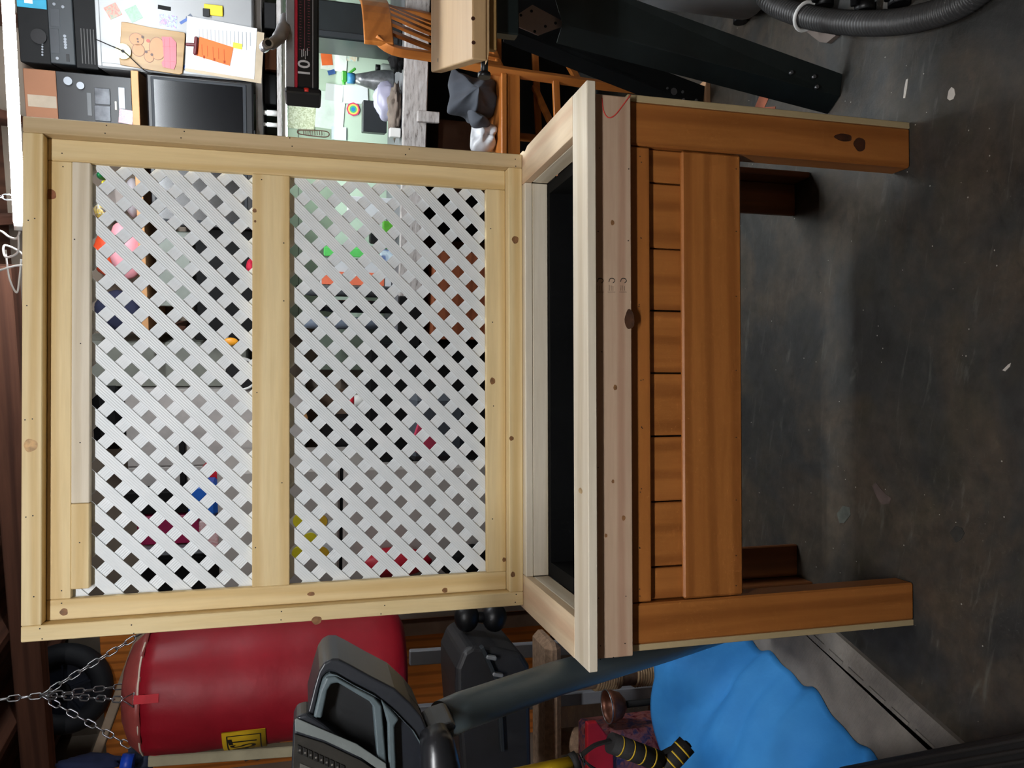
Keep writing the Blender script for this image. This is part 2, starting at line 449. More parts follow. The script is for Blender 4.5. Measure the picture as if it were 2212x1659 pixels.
# inner lining boards, just under the rim
board('inner_board', (-W+.089, 1.9632, .757), (W-.089, 1.98, Z0-T-.0005), whitewood('x'), pl)
board('inner_board', (-W+.068, YF+.075, .757), (-W+.088, 1.9628, Z0-T-.0005), whitewood('y'), pl)
board('inner_board', (W-.088, YF+.075, .757), (W-.068, 1.9628, Z0-T-.0005), whitewood('y'), pl)
board('inner_board', (-W+.0885, YF+.06, .757), (W-.0885, YF+.075, Z0-T-.0005), whitewood('x'), pl)
LINER = pm('black_liner', (7, 8, 9), 0.8, 0, 0.3, 9, spec=.15)
t = MB()
x0, x1, y0, y1, zb, zt = -.478, .486, 1.606, 1.945, .458, .757
t.box((x0, y0, zb), (x1, y1-.02, zb+.004)); t.box((x0, y0, zb), (x0+.004, y1, zt)); t.box((x1-.004, y0, zb), (x1, y1, zt))
t.box((x0, y0, zb), (x1, y0+.004, zt)); t.add([(x0, y1-.02, zb), (x1, y1-.02, zb), (x1, y1, zb+.12), (x0, y1, zb+.12), (x0, y1-.016, zb), (x1, y1-.016, zb), (x1, y1+.004, zb+.12), (x0, y1+.004, zb+.12)], [(0, 1, 2, 3), (7, 6, 5, 4), (0, 4, 5, 1), (1, 5, 6, 2), (2, 6, 7, 3), (3, 7, 4, 0)])
t.box((x0, y1, zb+.12), (x1, y1+.004, zt))
t.box((-W+.089, y1+.004, zt-.006), (W-.089, 1.9625, zt)); t.box((-W+.089, YF+.076, zt-.006), (W-.089, y0, zt)); t.box((-W+.089, y0, zt-.006), (x0, y1+.004, zt)); t.box((x1, y0, zt-.006), (W-.089, y1+.004, zt))
t.build('liner', LINER, pl)
# aprons
AF = YF+.021; ZA = .713
apr = board('apron_board', (-.582, AF, ZA), (.582, AF+.02, Z0-T-.0005), pinkpine('x'), pl)
board('apron_board', (-.582, AF+.0205, ZA), (-.562, YR-.02, Z0-T-.0005), pinkpine('y'), pl)
board('apron_board', (.562, AF+.0205, ZA), (.582, YR-.02, Z0-T-.0005), pinkpine('y'), pl)
board('apron_board', (-.582, YR-.0195, ZA), (.582, YR, Z0-T-.0005), whitewood('x'), pl)
CRAY = pm('red_crayon', (205, 62, 52), 0.7)
MB().tube(smooth_path([P(1300, 211, AF), P(1304, 240, AF), P(1314, 254, AF), P(1328, 249, AF), P(1345, 228, AF), P(1362, 205, AF)], 6), .0013, 6).map(lambda v: (v[0], AF-.0004+(v[1]-AF)*.2, v[2])).build('crayon_mark', CRAY, apr)
INK = pm('stamp_ink', (70, 62, 52), 0.8, 0, 0.5, 60)
t = MB()
for k, xx in enumerate((1296, 1321, 1346)):
    t.tube(smooth_path([P(xx-6, 609, AF), P(xx-3, 602, AF), P(xx+4, 602, AF), P(xx+7, 607, AF), P(xx+3, 611, AF)], 5), .0009, 5)
    for j in range(3): t.tube([P(xx-5+j*4, 616+j, AF), P(xx-5+j*4, 628, AF)], .0004, 4)
    t.tube([P(xx-8, 631, AF), P(xx+8, 631, AF)], .0004, 4)
t.map(lambda v: (v[0], AF-.0002+(v[1]-AF)*.2, v[2])).build('ink_stamp', INK, apr)
for px, py, r in ((1329, 837, .0042), (1324, 1040, .003), (1347, 1119, .004), (1323, 481, .004), (1309, 1157, .003)):
    knot(apr, P(px, py, AF), r, (0, -1, 0))
knot(apr, P(1358, 690, AF)+Vector((0, 0, -.002)), .011, (0, -1, 0), pm('knot_void', (74, 44, 24), .7, 0, .4, 60), 1.9)
knot(rim_f, PZ(1254, 1060, Z0), .006, (0, 0, 1), pm('knot_pale', (190, 160, 116), .6, 0, .3, 90), 2.0)
# legs: stained post with a raw edge strip outside
YL = 1.539
def leg(x0, x1, xe, y0, y1, mat, raw=True):
    o = board('leg', (min(x0, x1), y0, 0), (max(x0, x1), y1, ZA-.0015 if y0 < 1.8 else ZA+.05), mat, pl, .004)
    if raw: board('raw_edge', (min(x1, xe), y0+.001, 0), (max(x1, xe), y1+.03, ZA-.0015), wood('raw_edge_wood', (176, 156, 116), (192, 172, 132), 'z', .7), o, .001)
    return o
lr = leg(.489, .5815, .596, YL, YL+.058, stain('z'))
leg(-.481, -.5665, -.580, YL, YL+.058, stain('z'))
K = pm('knot_char', (60, 30, 14), .5, 0, .5, 50)
for px, py, r, e in ((1857, 312, .016, 1.0), (1822, 297, .009, 2.6)): knot(lr, P(px, py, YL), r, (0, -1, 0), K, e, 'z')
# rear legs, L-shaped
for sg in (-1, 1):
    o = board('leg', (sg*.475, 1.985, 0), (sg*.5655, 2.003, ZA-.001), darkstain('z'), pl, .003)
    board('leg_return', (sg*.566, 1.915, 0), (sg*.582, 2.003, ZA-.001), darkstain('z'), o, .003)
# front panel
board('top_rail', (-.478, 1.540, .661), (.486, 1.5528, ZA-.0015), stain('x'), pl, .003)
cuts = [-.479, -.410, -.270, -.130, .006, .140, .274, .415, .488]
for i in range(8):
    board('plank', (cuts[i]+.0016+.0008*(i % 2), 1.5532, .4465), (cuts[i+1]-.0016, 1.569, ZA-.002), stain('z'), pl, .002)
sk = board('skirt_board', (-.478, 1.5395, .4445), (.4855, 1.5528, .587), stain('x'), pl, .004)
# side panels of planks and the bottom shelf, as far as one sees them past the legs
for sg in (-1, 1):
    for i in range(3): board('plank', (sg*.545, 1.606+i*.102, .455), (sg*.56, 1.705+i*.102, ZA-.002), stain('z'), pl, .002)
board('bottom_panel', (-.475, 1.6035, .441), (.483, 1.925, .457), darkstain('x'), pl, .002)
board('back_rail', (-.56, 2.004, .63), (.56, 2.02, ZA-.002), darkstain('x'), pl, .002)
# nail heads of the stained front
t = MB()
random.seed(4)
for px in (1450, 1447):
    for py in (345, 520, 660, 815, 930, 1060, 1190, 1280): q = P(px-65+random.uniform(-5, 5), py+random.uniform(-9, 9), 1.5402); t.cyl(q, q+Vector((0, -.0006, 0)), .0013, n=6)
for py in (365, 500, 640, 800, 945, 1080, 1200, 1265): t.cyl(P(1590, py, 1.5396), P(1590, py, 1.5396)+Vector((0, -.0006, 0)), .0013, n=6)
for px, py in ((1295, 320), (1358, 365), (1292, 500), (1357, 520), (1300, 760), (1292, 1010), (1293, 1292), (1352, 1288), (1297, 1395), (1350, 1390), (1297, 1432-8), (1325, 1428-8)):
    t.cyl(P(px, py, AF), P(px, py, AF)+Vector((0, -.0006, 0)), .0013, n=6)
o = t.build('nail_heads', pm('nail_dark', (40, 32, 24), .6), pl); o['kind'] = 'stuff'

# ================================================================== the trellis
tr = thing('trellis', 'square pine frame trellis with white diamond lattice standing on the planter', 'trellis', (0, 2.02, Z0))
TF, TB, RC = 1.987, 2.0405, 2.021      # front, back, recessed face
XO, ZT, ZBt = .591, 1.986, Z0+.0004
SW = .0355
top = board('frame_strip', (-XO+SW+.0003, TF, ZT-.041), (XO-SW-.0003, TB, ZT), pine('x'), tr)
stl = board('frame_strip', (-XO, TF, ZBt), (-XO+SW, TB, ZT), pine('z'), tr)
stri = board('frame_strip', (XO-SW, TF, ZBt), (XO, TB, ZT), wood('greyed_pine', (204, 180, 138), (216, 194, 154), 'z', .6, (188, 160, 116)), tr)
bot = board('frame_strip', (-XO+SW+.0003, TF, ZBt), (XO-SW-.0003, TB, ZBt+.037), pine('x'), tr)
XI, XS = XO-SW-.0004, .504
sr = board('stile_board', (XS, RC, ZBt+.0375), (XI, TB, ZT-.0415), pine('z'), tr)
sL = board('stile_board', (-XI, RC, ZBt+.0375), (-XS-.004, TB, ZT-.0415), pine('z'), tr)
tb = board('rail_board', (-XS-.0035, RC, 1.894), (XS-.0005, TB, ZT-.0415), pine('x'), tr)
board('rail_board', (-.288, RC-.003, 1.855), (XS-.0005, TB, 1.8935), whitewood('x'), tr)
board('rail_board', (-XS+.018, RC-.003, 1.855), (-.289, TB, 1.8935), pine('x'), tr)
mid = board('rail_board', (-XS-.0035, RC-.002, 1.408), (XS-.0005, TB, 1.496), pine('x'), tr)
bb = board('rail_board', (-XS-.0035, RC, ZBt+.0375), (XS-.0005, TB, .909), pine('x'), tr)
# knots
for part, px, py, Y, r, m, e, ax in (
        (stl, 684, 1340, TF, .010, 0, 1.2, 'z'), (sL, 138, 1322, RC, .0085, 0, 1, 'x'), (sL, 672, 1238+45, RC, .005, 0, 1.8, 'z'), (sL, 961, 1275, RC, .0065, 0, 1.1, 'z'),
        (top, 66, 962, TF, .014, 1, 1.05, 'x'), (tb, 109, 420, RC, .012, 2, 1, 'x'), (top, 1000, 0, TF, 0, 0, 1, 'x'), (bot, 1113, 518, TF, .009, 0, 1.1, 'x'), (bot, 1105, 947, TF, .006, 0, 1, 'x'),
        (bot, 1108, 1241, TF, .006, 0, 1.2, 'x'), (bb, 1064, 823, RC, .007, 0, 1.3, 'x'), (bb, 1089, 1209, RC, .005, 0, 1.2, 'x'), (mid, 550, 455, RC-.002, .005, 0, 1, 'x'), (mid, 551, 478, RC-.002, .003, 0, 1, 'x')):
    if r: knot(part, P(px, py, Y), r, (0, -1, 0), (None, pm('knot_amber', (196, 156, 104), .6, 0, .35, 80), pm('knot_red', (140, 84, 50), .6, 0, .3, 80))[m], e, ax)
t = MB()
for px, py, Y in ((230, 271, TF), (227, 288, TF), (398, 284, TF), (391, 298, TF), (626, 298, TF), (631, 316, TF), (876, 334, TF), (884, 322, TF), (1113, 344, TF), (1114, 359, TF),
                  (86, 1358, TF), (91, 1380, TF), (284, 1350, TF), (289, 1368, TF), (608, 1321, TF), (607, 1339, TF), (831, 1308, TF), (823, 1326, TF), (1115, 1284, TF), (1113, 1301, TF),
                  (61, 476, TF), (75, 472, TF), (58, 660, TF), (54, 907, TF), (70, 905, TF), (56, 1117, TF), (71, 1114, TF), (73, 1289, TF), (134, 331, RC), (136, 360, RC), (161, 517, RC-.003), (174, 742, RC-.003),
                  (173, 956, RC-.003), (172, 1172, RC-.003), (133, 1276, RC), (133, 1303, RC), (565, 388, RC-.002), (613, 525, RC-.002), (613, 650, RC-.002), (555, 848, RC-.002), (609, 1043, RC-.002), (552, 1183, RC-.002),
                  (1060, 494, RC), (1064, 696, RC), (1066, 877, RC), (1064, 1121, RC)):
    p = P(px, py, Y-.0002); t.cyl(p, p+Vector((0, -.0006, 0)), .0016, n=6)
o = t.build('nail_holes', pm('nail_dark', (40, 32, 24), .6), tr); o['kind'] = 'stuff'
# lattice slats, each clipped to the panel and made in its own turned frame
def lattice_mat():
    m, nt, b = _new('white_vinyl_grain')
    v = _coords(nt, (1, 1, 1), False)
    w = nt.nodes.new('ShaderNodeTexWave'); w.bands_direction = 'Z'; w.inputs['Scale'].default_value = 62; w.inputs['Distortion'].default_value = .8
    w.inputs['Detail'].default_value = 2; nt.links.new(v, w.inputs['Vector'])
    n = _noise(nt, v, 9, 3)
    nt.links.new(_ramp(nt, n, [(.3, lin((222, 228, 230))), (.7, lin((236, 239, 240)))]), b.inputs['Base Color'])
    b.inputs['Roughness'].default_value = .42
    _bump(nt, b, w.outputs['Fac'], .22, .0015)
    return m
LAT = lattice_mat()
def clip(poly, ax, lim, keep_less):
    out = []
    for i in range(len(poly)):
        p, q = poly[i], poly[(i+1) % len(poly)]
        ip, iq = (p[ax] <= lim) == keep_less, (q[ax] <= lim) == keep_less
        if ip: out.append(p)
        if ip != iq:
            k = (lim-p[ax])/(q[ax]-p[ax]); out.append((p[0]+(q[0]-p[0])*k, p[1]+(q[1]-p[1])*k))
    return out
PIT, HW = .0752/math.sqrt(2), .0137
LX, LZ0, LZ1 = .535, .882, 1.898
S2 = math.sqrt(.5)
for lay, (sx, y0) in enumerate(((1, 2.0412), (-1, 2.0450))):
    d = Vector((S2*sx, S2)); n = Vector((-S2*sx, S2)) if sx > 0 else Vector((S2, S2))
    base = Vector((.4725, 1.8455)).dot(n)+PIT/2
    k0 = int((-1.2-base)/PIT)-2
    for k in range(k0, k0+120):
        off = base+k*PIT
        pts = [n*(off-HW)+d*-4, n*(off+HW)+d*-4, n*(off+HW)+d*4, n*(off-HW)+d*4]
        poly = [(p.x, p.y) for p in pts]
        for ax, lim, less in ((0, LX, True), (0, -LX, False), (1, LZ1, True), (1, LZ0, False)):
            if poly: poly = clip(poly, ax, lim, less)
        if len(poly) < 3: continue
        ar = abs(sum(poly[i][0]*poly[(i+1) % len(poly)][1]-poly[(i+1) % len(poly)][0]*poly[i][1] for i in range(len(poly))))/2
        if ar < 1.5e-4: continue
        cx = sum(p[0] for p in poly)/len(poly); cz = sum(p[1] for p in poly)/len(poly)
        loc = [((p[0]-cx)*d.x+(p[1]-cz)*d.y, (p[0]-cx)*n.x+(p[1]-cz)*n.y) for p in poly]
        t = MB().prism(loc, (0, 0, 0), (1, 0, 0), (0, 0, 1), (0, .0036, 0))
        o = t.build('slat', LAT, tr, center=(0, 0, 0))
        o.location = Vector((cx, y0, cz))-ORIG[tr]
        # local x -> d, local z -> n
        M = Matrix(((d.x, 0, n.x), (0, 1, 0), (d.y, 0, n.y)))
        if M.determinant() < 0: M = Matrix(((-d.x, 0, n.x), (0, 1, 0), (-d.y, 0, n.y))); o.data.transform(Matrix.Scale(-1, 4, (1, 0, 0))); o.data.flip_normals()
        o.rotation_euler = M.to_euler()
# ================================================================== workbench wall on the right (room frame)
BLACK = pm('black_plastic', (14, 14, 16), .42, 0, .2, spec=.35)
BLACKM = pm('black_matte', (9, 9, 10), .7, 0, .2, spec=.25)
DGREY = pm('dark_grey_plastic', (42, 46, 49), .45, 0, .08, spec=.35)
GREY = pm('grey_plastic', (120, 122, 124), .45, 0, .06)
WENAMEL = pm('white_fridge_enamel', (150, 151, 152), .35, 0, .05, 5)
PAPER = pm('white_paper', (205, 208, 210), .8, 0, .04, 5)
GREENW = pm('pale_green_paint', (176, 194, 176), .6, 0, .08, 3)
TAN = pm('tan_plywood', (186, 136, 88), .6, 0, .1, 8)
CARD = pm('brown_cardboard', (122, 82, 58), .85, 0, .08, 6)
GLASS = pm('screen_glass', (7, 8, 11), .2, 0, .1, spec=.3)
SILV = pm('silver_plastic', (124, 128, 134), .4, .3, .06)
NAVY = pm('navy_cloth', (36, 40, 66), .85, 0, .15)
def rbox(name, px, q, depth, mat, parent=None, c=.003):
    """box whose front fills the picture box px on the room plane q"""
    s0, s1, z0, z1 = RB(*px, q)
    return MB().cbox((s0, q, z0), (s1, q+depth, z1), c).build(name, mat, parent, 'r')
def rthing(name, label, cat, px, q, group=None):
    s0, s1, z0, z1 = RB(*px, q); return thing(name, label, cat, ((s0+s1)/2, q, z0), 'r', group)

BZ = LP(872, 250, 0)[2]                 # bench height
bench = thing('workbench', 'long workbench with weathered white front edge below pale green wall', 'workbench', (.1, .3, 0), 'r')
BS0, BS1 = LP(880, 748, 0)[0], 1.3; BSE = LP(880, 640, 0)[0]
MB().cbox((BS0, .02, BZ-.045), (BS1, .70, BZ), .003).build('bench_top', pm('grey_bench_paint', (112, 112, 116), .6, 0, .15, 6), bench)
def weather():
    m, nt, b = _new('weathered_white')
    v = _coords(nt, (3, 3, 18)); f = _noise(nt, v, 6, 8, .7)
    nt.links.new(_ramp(nt, f, [(.3, lin((88, 80, 76))), (.45, lin((176, 170, 166))), (.7, lin((206, 202, 200)))]), b.inputs['Base Color'])
    b.inputs['Roughness'].default_value = .8; _bump(nt, b, f, .4, .003)
    return m
WEATH = weather()
MB().cbox((BSE, -.018, BZ-.10), (BS1, .019, BZ+.004), .004).build('edge_board', WEATH, bench)
MB().cbox((BS0, -.018, BZ-.10), (BSE-.001, .019, BZ+.002), .004).build('edge_board', BLACKM, bench)
for s in (BS0+.4, BS1-.1): 
    for q in (.60,): MB().cbox((s, q, 0), (s+.07, q+.07, BZ-.046), .003).build('leg', redwood('z'), bench)
panel = struct(MB().cbox((BS0-.02, .705, BZ-.1), (BS1, .719, 1.66), .002).build('wall_panel', GREENW, fr='r'))
# a seam strip in the green panel
panel2 = struct(MB().cbox((LP(740, 480, .69)[0]-.6, .700, 1.40), (BS1, .7045, 1.405), .0005).build('trim_1', pm('green_seam', (120, 132, 120), .6), fr='r'))
# shelves above the bench
Q1 = .32
sh = thing('wall_shelf', 'white edged lower wall shelf directly above the green wall panel', 'shelf', (.1, Q1, LP(604, 300, Q1)[2]), 'r')
s0, s1, z0, z1 = RB(598, 608, 0, 300, Q1)
MB().cbox((BS0-.1, Q1, z0), (BS1, .704, z1), .002).build('shelf_board', WEATH, sh)
z2 = LP(553, 280, Q1)[2]; z2b = LP(567, 280, Q1)[2]
sh2 = thing('wall_shelf', 'pale grey upper wall shelf holding the black television and white cabinet', 'shelf', (.1, Q1, z2b), 'r')
MB().cbox((BS0-.25, Q1, z2b), (BS1, .719, z2), .002).build('shelf_board', pm('pale_shelf_paint', (186, 184, 180), .6), sh2)
for s in (BS0+.05, BS0+.6, BS1-.1): MB().cbox((s, .5, z1+.0005), (s+.02, .7, z2b-.0005), .001).build('bracket', WEATH, sh)
# slim light under the lower shelf
ul = thing('shelf_light', 'slim light bar under the lower wall shelf washing the green panel', 'lamp', (LP(700, 180, .42)[0], .42, z0-.03), 'r')
ua, ub = LP(700, 420, .42)[0], LP(700, 40, .42)[0]
MB().cbox((ua, .41, z0-.016), (ub, .45, z0-.0005), .002).build('housing', FX, ul)
MB().cbox((ua+.01, .413, z0-.022), (ub-.01, .447, z0-.0165), .002).build('diffuser', emit('shelf_glow', (.9, 1.0, .94, 1), TUBE_SHELF), ul)
# items between the two shelves
for k, (px, m, nm, lb) in enumerate((((570, 596, 5, 62), BLACK, 'tool_case', 'black plastic tool case at the far right between the wall shelves'),
        ((572, 597, 90, 150), darkstain('x'), 'wooden_box', 'dark brown wooden box between the wall shelves below the white cabinet'),
        ((571, 597, 160, 225), BLACKM, 'speaker_box', 'black box between the wall shelves below the television'),
        ((568, 597, 300, 520), BLACKM, 'storage_bin', 'long black bin between the wall shelves behind the trellis'))):
    o = rbox(nm, px, Q1+.02+.01*k, .2, m); tag(o, lb, 'box')
for px, lb in (((566, 597, 237, 250), 'white marker lying across the gap between the shelves, upper one'), ((570, 597, 264, 274), 'white marker with green band between the shelves, nearest the trellis')):
    s0, s1, z0_, z1_ = RB(*px, Q1+.005)
    r = (s1-s0)/2
    t = thing('marker_pen', lb, 'pen', ((s0+s1)/2, Q1+.015, z1+.0005), 'r')
    c = (s0+s1)/2
    MB().cyl((c, Q1+.015, z1+.0005), (c, Q1+.015, z1+.045), r, n=12).build('barrel', WHITEPL, t)
    MB().cyl((c, Q1+.015, z1+.0452), (c, Q1+.015, z1+.06), r*.8, n=12).build('cap', WHITEPL, t)

# white cabinet with its magnets
QC = .26
s0, s1, z0, z1 = RB(205, 549, -60, 160, QC)
cab = thing('metal_cabinet', 'white metal cabinet covered with photos and notes on the upper shelf', 'cabinet', ((s0+s1)/2, QC, z2+.0005), 'r')
CABS0 = s0; s1 = BS1-.01
MB().cbox((s0, QC+.012, z2+.0005), (s1, .70, z1), .004).build('body', WENAMEL, cab)
MB().cbox((s0+.004, QC, z2+.006), (s1, QC+.0115, z1-.004), .006).build('door', WENAMEL, cab)
for a_, b_ in (((s0+.004, z1-.02), (s1, z1-.004)), ((s0+.004, z2+.006), (s0+.02, z1-.0205))):
    MB().cbox((a_[0], QC-.006, a_[1]), (b_[0], QC-.0003, b_[1]), .003).build('door_lip', WENAMEL, cab)
def flat(name, px, rot, q, mat, th=.0012, parent=None):
    """thin sheet seen at picture centre/size px=(x, y, height, width), rot in degrees"""
    x, y, h, w = px
    c = LP(x, y, q); a_ = LP(x-h/2, y, q)[2]-LP(x+h/2, y, q)[2]; b_ = LP(x, y-w/2, q)[0]-LP(x, y+w/2, q)[0]
    cr, sn = math.cos(math.radians(rot)), math.sin(math.radians(rot))
    pts = [(u*b_/2*cr-v*a_/2*sn, u*b_/2*sn+v*a_/2*cr) for u, v in ((-1, -1), (1, -1), (1, 1), (-1, 1))]
    return MB().prism(pts, (c[0], q, c[2]), (1, 0, 0), (0, 0, 1), (0, th, 0)).build(name, mat, parent, 'r')
def photo_mat(name, cols, scale=60):
    if name in MATS: return MATS[name]
    m, nt, b = _new(name); v = _coords(nt, (1, 1, 1)); f = _noise(nt, v, scale, 3, .5, 1.5)
    nt.links.new(_ramp(nt, f, [(.2+.6*i/(len(cols)-1), lin(c)) for i, c in enumerate(cols)]), b.inputs['Base Color'])
    b.inputs['Roughness'].default_value = .35
    return m
QM = QC-.0016
for px, rot, mt, nm, lb, cat in (
        ((244, 24, 30, 28), 30, photo_mat('photo_red', [(150, 60, 60), (205, 96, 80), (120, 130, 110), (80, 100, 90)]), 'photo', 'red and grey snapshot tilted on the white cabinet', 'photo'),
        ((289, 30, 28, 30), 30, photo_mat('photo_green', [(70, 90, 90), (96, 150, 104), (110, 140, 120), (60, 70, 80)]), 'photo', 'green and grey snapshot tilted on the white cabinet', 'photo'),
        ((319, 22, 13, 16), 0, photo_mat('photo_bw', [(30, 30, 30), (220, 220, 220), (90, 90, 90)], 120), 'magnet', 'small black and white square magnet on the cabinet', 'magnet'),
        ((355, 17, 28, 9), -4, BLACKM, 'clip_magnet', 'black magnetic clip near the top of the cabinet', 'clip'),
        ((363, 45, 38, 26), -4, photo_mat('photo_candy', [(226, 170, 190), (120, 90, 160), (150, 200, 190), (230, 220, 120)], 70), 'sticker', 'pink and purple character-free sticker card on the cabinet', 'sticker'),
        ((255, 65, 28, 26), -4, photo_mat('photo_pale', [(206, 212, 216), (220, 190, 196), (180, 190, 200)], 50), 'card', 'pale pink translucent card behind the cutting board', 'card'),
        ((398, 45, 22, 6), 35, pm('blue_tape', (52, 84, 150), .5), 'tape_strip', 'blue tape strip above the white papers on the cabinet', 'tape'),
        ((410, 38, 14, 12), 40, pm('slate_card', (84, 92, 108), .5), 'magnet', 'slate grey corner magnet beside blue tape on the cabinet', 'magnet'),
        ((404, 142, 22, 6), 28, pm('blue_tape', (52, 84, 150), .5), 'tape_strip', 'blue tape strip below the red handle on the cabinet', 'tape')):
    o = flat(nm, px, rot, QM, mt); tag(o, lb.replace('character-free ', ''), cat)
# yellow packet in a black clip
yp = rthing('yellow_packet', 'yellow packet held by a black clip at the cabinet top edge', 'packet', (440, 480, 10, 32), QC-.012)
rbox('packet', (441, 481, 10, 33), QC-.012, .01, pm('yellow_card', (226, 200, 40), .5), yp, .002)
rbox('clip', (438, 453, 18, 36), QC-.018, .0055, BLACK, yp, .002)
# papers on a folder
fd = flat('manila_folder', (486, 112, 165, 112), -4, QC-.0075, pm('manila', (176, 160, 136), .7)); tag(fd, 'cream folder behind the white papers on the cabinet', 'folder')
pp = flat('paper_sheet', (478, 104, 150, 112), -4, QC-.0092, PAPER); tag(pp, 'white printed sheets clipped to the cabinet beside the orange note', 'paper')
on = flat('orange_note', (464, 111, 74, 42), -12, QC-.0112, pm('orange_paper', (232, 104, 44), .7, 0, .03)); tag(on, 'bright orange note pinned on white papers', 'note')
yn = flat('sticky_note', (513, 99, 20, 12), -5, QC-.0108, pm('yellow_sticky', (230, 222, 70), .7)); tag(yn, 'small yellow sticky note beside the orange note', 'note')
t = MB()
for i in range(14):
    p = LP(430+i*8.5, 62+i*.6, QC-.0097); L = .05+.03*((i*7) % 5)/5
    t.box((p[0]-L, QC-.0099, p[2]-.0012), (p[0], QC-.0093, p[2]+.0012))
t.build('print', pm('grey_print', (150, 152, 156), .8), pp, 'r'); 
t = MB()
for i in range(5):
    p = LP(436+i*12, 96+i*2.6, QC-.0113); t.box((p[0]-.045, QC-.0115, p[2]-.001), (p[0], QC-.0109, p[2]+.001))
    if i % 2 == 0:
        p = LP(441+i*11, 120+i*2.6, QC-.0113); t.box((p[0]-.012, QC-.0115, p[2]-.004), (p[0], QC-.0109, p[2]+.004))
t.build('print', pm('note_print', (150, 60, 20), .8), on, 'r')
# painted cutting board
cb = rthing('cutting_board', 'wooden cutting board painted with a brown bear over a pink box', 'cutting board', (260, 400, 48, 162), QC-.02)
QK = QC-.018
pts = [LP(x, y, QK) for x, y in ((262, 47), (275, 48), (330, 60), (398, 70), (400, 76), (394, 158), (388, 161), (330, 152), (260, 140), (258, 128), (261, 60))]
MB().prism([(p[0], p[2]) for p in pts], (0, QK, 0), (1, 0, 0), (0, 0, 1), (0, .012, 0)).build('board', wood('board_maple', (146, 114, 70), (158, 126, 80), 'z', .4, (128, 98, 56)), cb, bevel=.002)
def pell(x, y, rx, ry, mat, nm, q):
    c = LP(x, y, q); a_ = abs(LP(x-rx, y, q)[2]-c[2]); b_ = abs(LP(x, y-ry, q)[0]-c[0])
    return MB().prism([(math.cos(k*math.pi/10)*b_, math.sin(k*math.pi/10)*a_) for k in range(20)], (c[0], q, c[2]), (1, 0, 0), (0, 0, 1), (0, .001, 0)).build(nm, mat, cb)
BEAR = pm('painted_tan', (164, 114, 72), .5, 0, .06); DOT = pm('painted_dark', (70, 44, 34), .5); PINK = pm('painted_pink', (184, 88, 98), .5, 0, .08)
OUT = pm('painted_outline', (104, 66, 42), .5)
for x, y, rx, ry in ((295, 85, 15, 13), (299, 108, 13, 13), (340, 105, 17, 24), (322, 122, 10, 12)):
    pell(x, y, rx+1.2, ry+1.2, OUT, 'painted_outline', QK-.0013)
    pell(x, y, rx, ry, BEAR, 'painted_animal', QK-.0026)
for x, y, r in ((308, 80, 3), (297, 84, 2.2), (298, 90, 2.2), (316, 112, 3), (328, 118, 3)): pell(x, y, r, r, DOT, 'painted_eye', QK-.0039)
pell(320, 88, 4, 3.5, pm('painted_red', (190, 60, 48), .5), 'painted_mouth', QK-.0039)
pts = [LP(x, y, QK-.003) for x, y in ((349, 79), (370, 80), (381, 92), (381, 136), (376, 150), (352, 145), (349, 135), (354, 128), (352, 95))]
MB().prism([(p[0], p[2]) for p in pts], (0, QK-.0039, 0), (1, 0, 0), (0, 0, 1), (0, .001, 0)).build('painted_box', PINK, cb)
for a_, b_ in (((355, 84), (356, 146)), ((366, 82), (368, 148)), ((350, 100), (380, 101)), ((351, 132), (380, 134))):
    MB().obox(LP(*a_, QK-.0045), LP(*b_, QK-.0045), .0008, .0012, (0, 1, 0)).build('painted_line', pm('painted_rose', (176, 84, 94), .5), cb)
# dark red handle beside it, round cream magnet with black cord
hd = rthing('wall_brush', 'dark red T-shaped brush between cutting board and orange note', 'brush', (400, 428, 78, 120), QC-.03)
RED_D = pm('dark_red_lacquer', (88, 22, 30), .3)
MB().obox(LP(401, 96, QC-.02), LP(422, 97, QC-.02), .012, .016, (0, 1, 0), .003).build('stem', RED_D, hd)
MB().obox(LP(424, 79, QC-.02), LP(421, 119, QC-.02), .014, .016, (0, 1, 0), .004).build('head', RED_D, hd)
c = LP(266, 111, QC-.03)
rm = thing('round_tag', 'round cream disc hanging on a black cord over the cutting board', 'disc', c, 'r')
r = abs(LP(266, 94, QC-.03)[0]-c[0])
MB().cyl((c[0], QC-.034, c[2]), (c[0], QC-.028, c[2]), r, n=24).build('disc', pm('cream_disc', (214, 206, 150), .5), rm)
MB().cyl((c[0], QC-.037, c[2]), (c[0], QC-.0345, c[2]), r*.22, n=12).build('hub', BLACK, rm)
MB().tube(smooth_path([LP(205, 84, QC-.03), LP(235, 97, QC-.036), LP(266, 111, QC-.0385), LP(290, 132, QC-.036), LP(312, 152, QC-.03), LP(328, 158, QC-.03)]), .0022, 6).build('cord', BLACKM, rm)

# electronics stacked on the cabinet
zc = z1
def estack(nm, lb, px, q, depth, mat, zlo=None):
    s0, s1, za, zb = RB(*px, q); s1 = min(s1, BS1-.02); za = zlo if zlo is not None else za
    t = thing(nm, lb, 'electronics', ((s0+s1)/2, q, za), 'r')
    MB().cbox((s0, q, za), (s1, q+depth, zb), .003).build('body', mat, t)
    return t, s0, s1, za, zb
t, s0, s1, za, zb = estack('tape_deck', 'flat black deck directly on top of the white cabinet', (160, 204, -40, 148), QC+.03, .3, BLACKM, zc+.0005)
for i in range(5): MB().box((s0+.02, QC+.0285, za+.012+i*.012), (s0+.16, QC+.03, za+.015+i*.012)).build('vent', pm('vent_grey', (54, 52, 50), .5), t)
ztop = zb
t, s0, s1, za, zb = estack('video_recorder', 'dark grey video recorder with silver buttons in the stack on the cabinet', (104, 158, -40, 138), QC+.02, .28, DGREY, ztop+.0005)
wx = lambda x, y: LP(x, y, QC+.02)
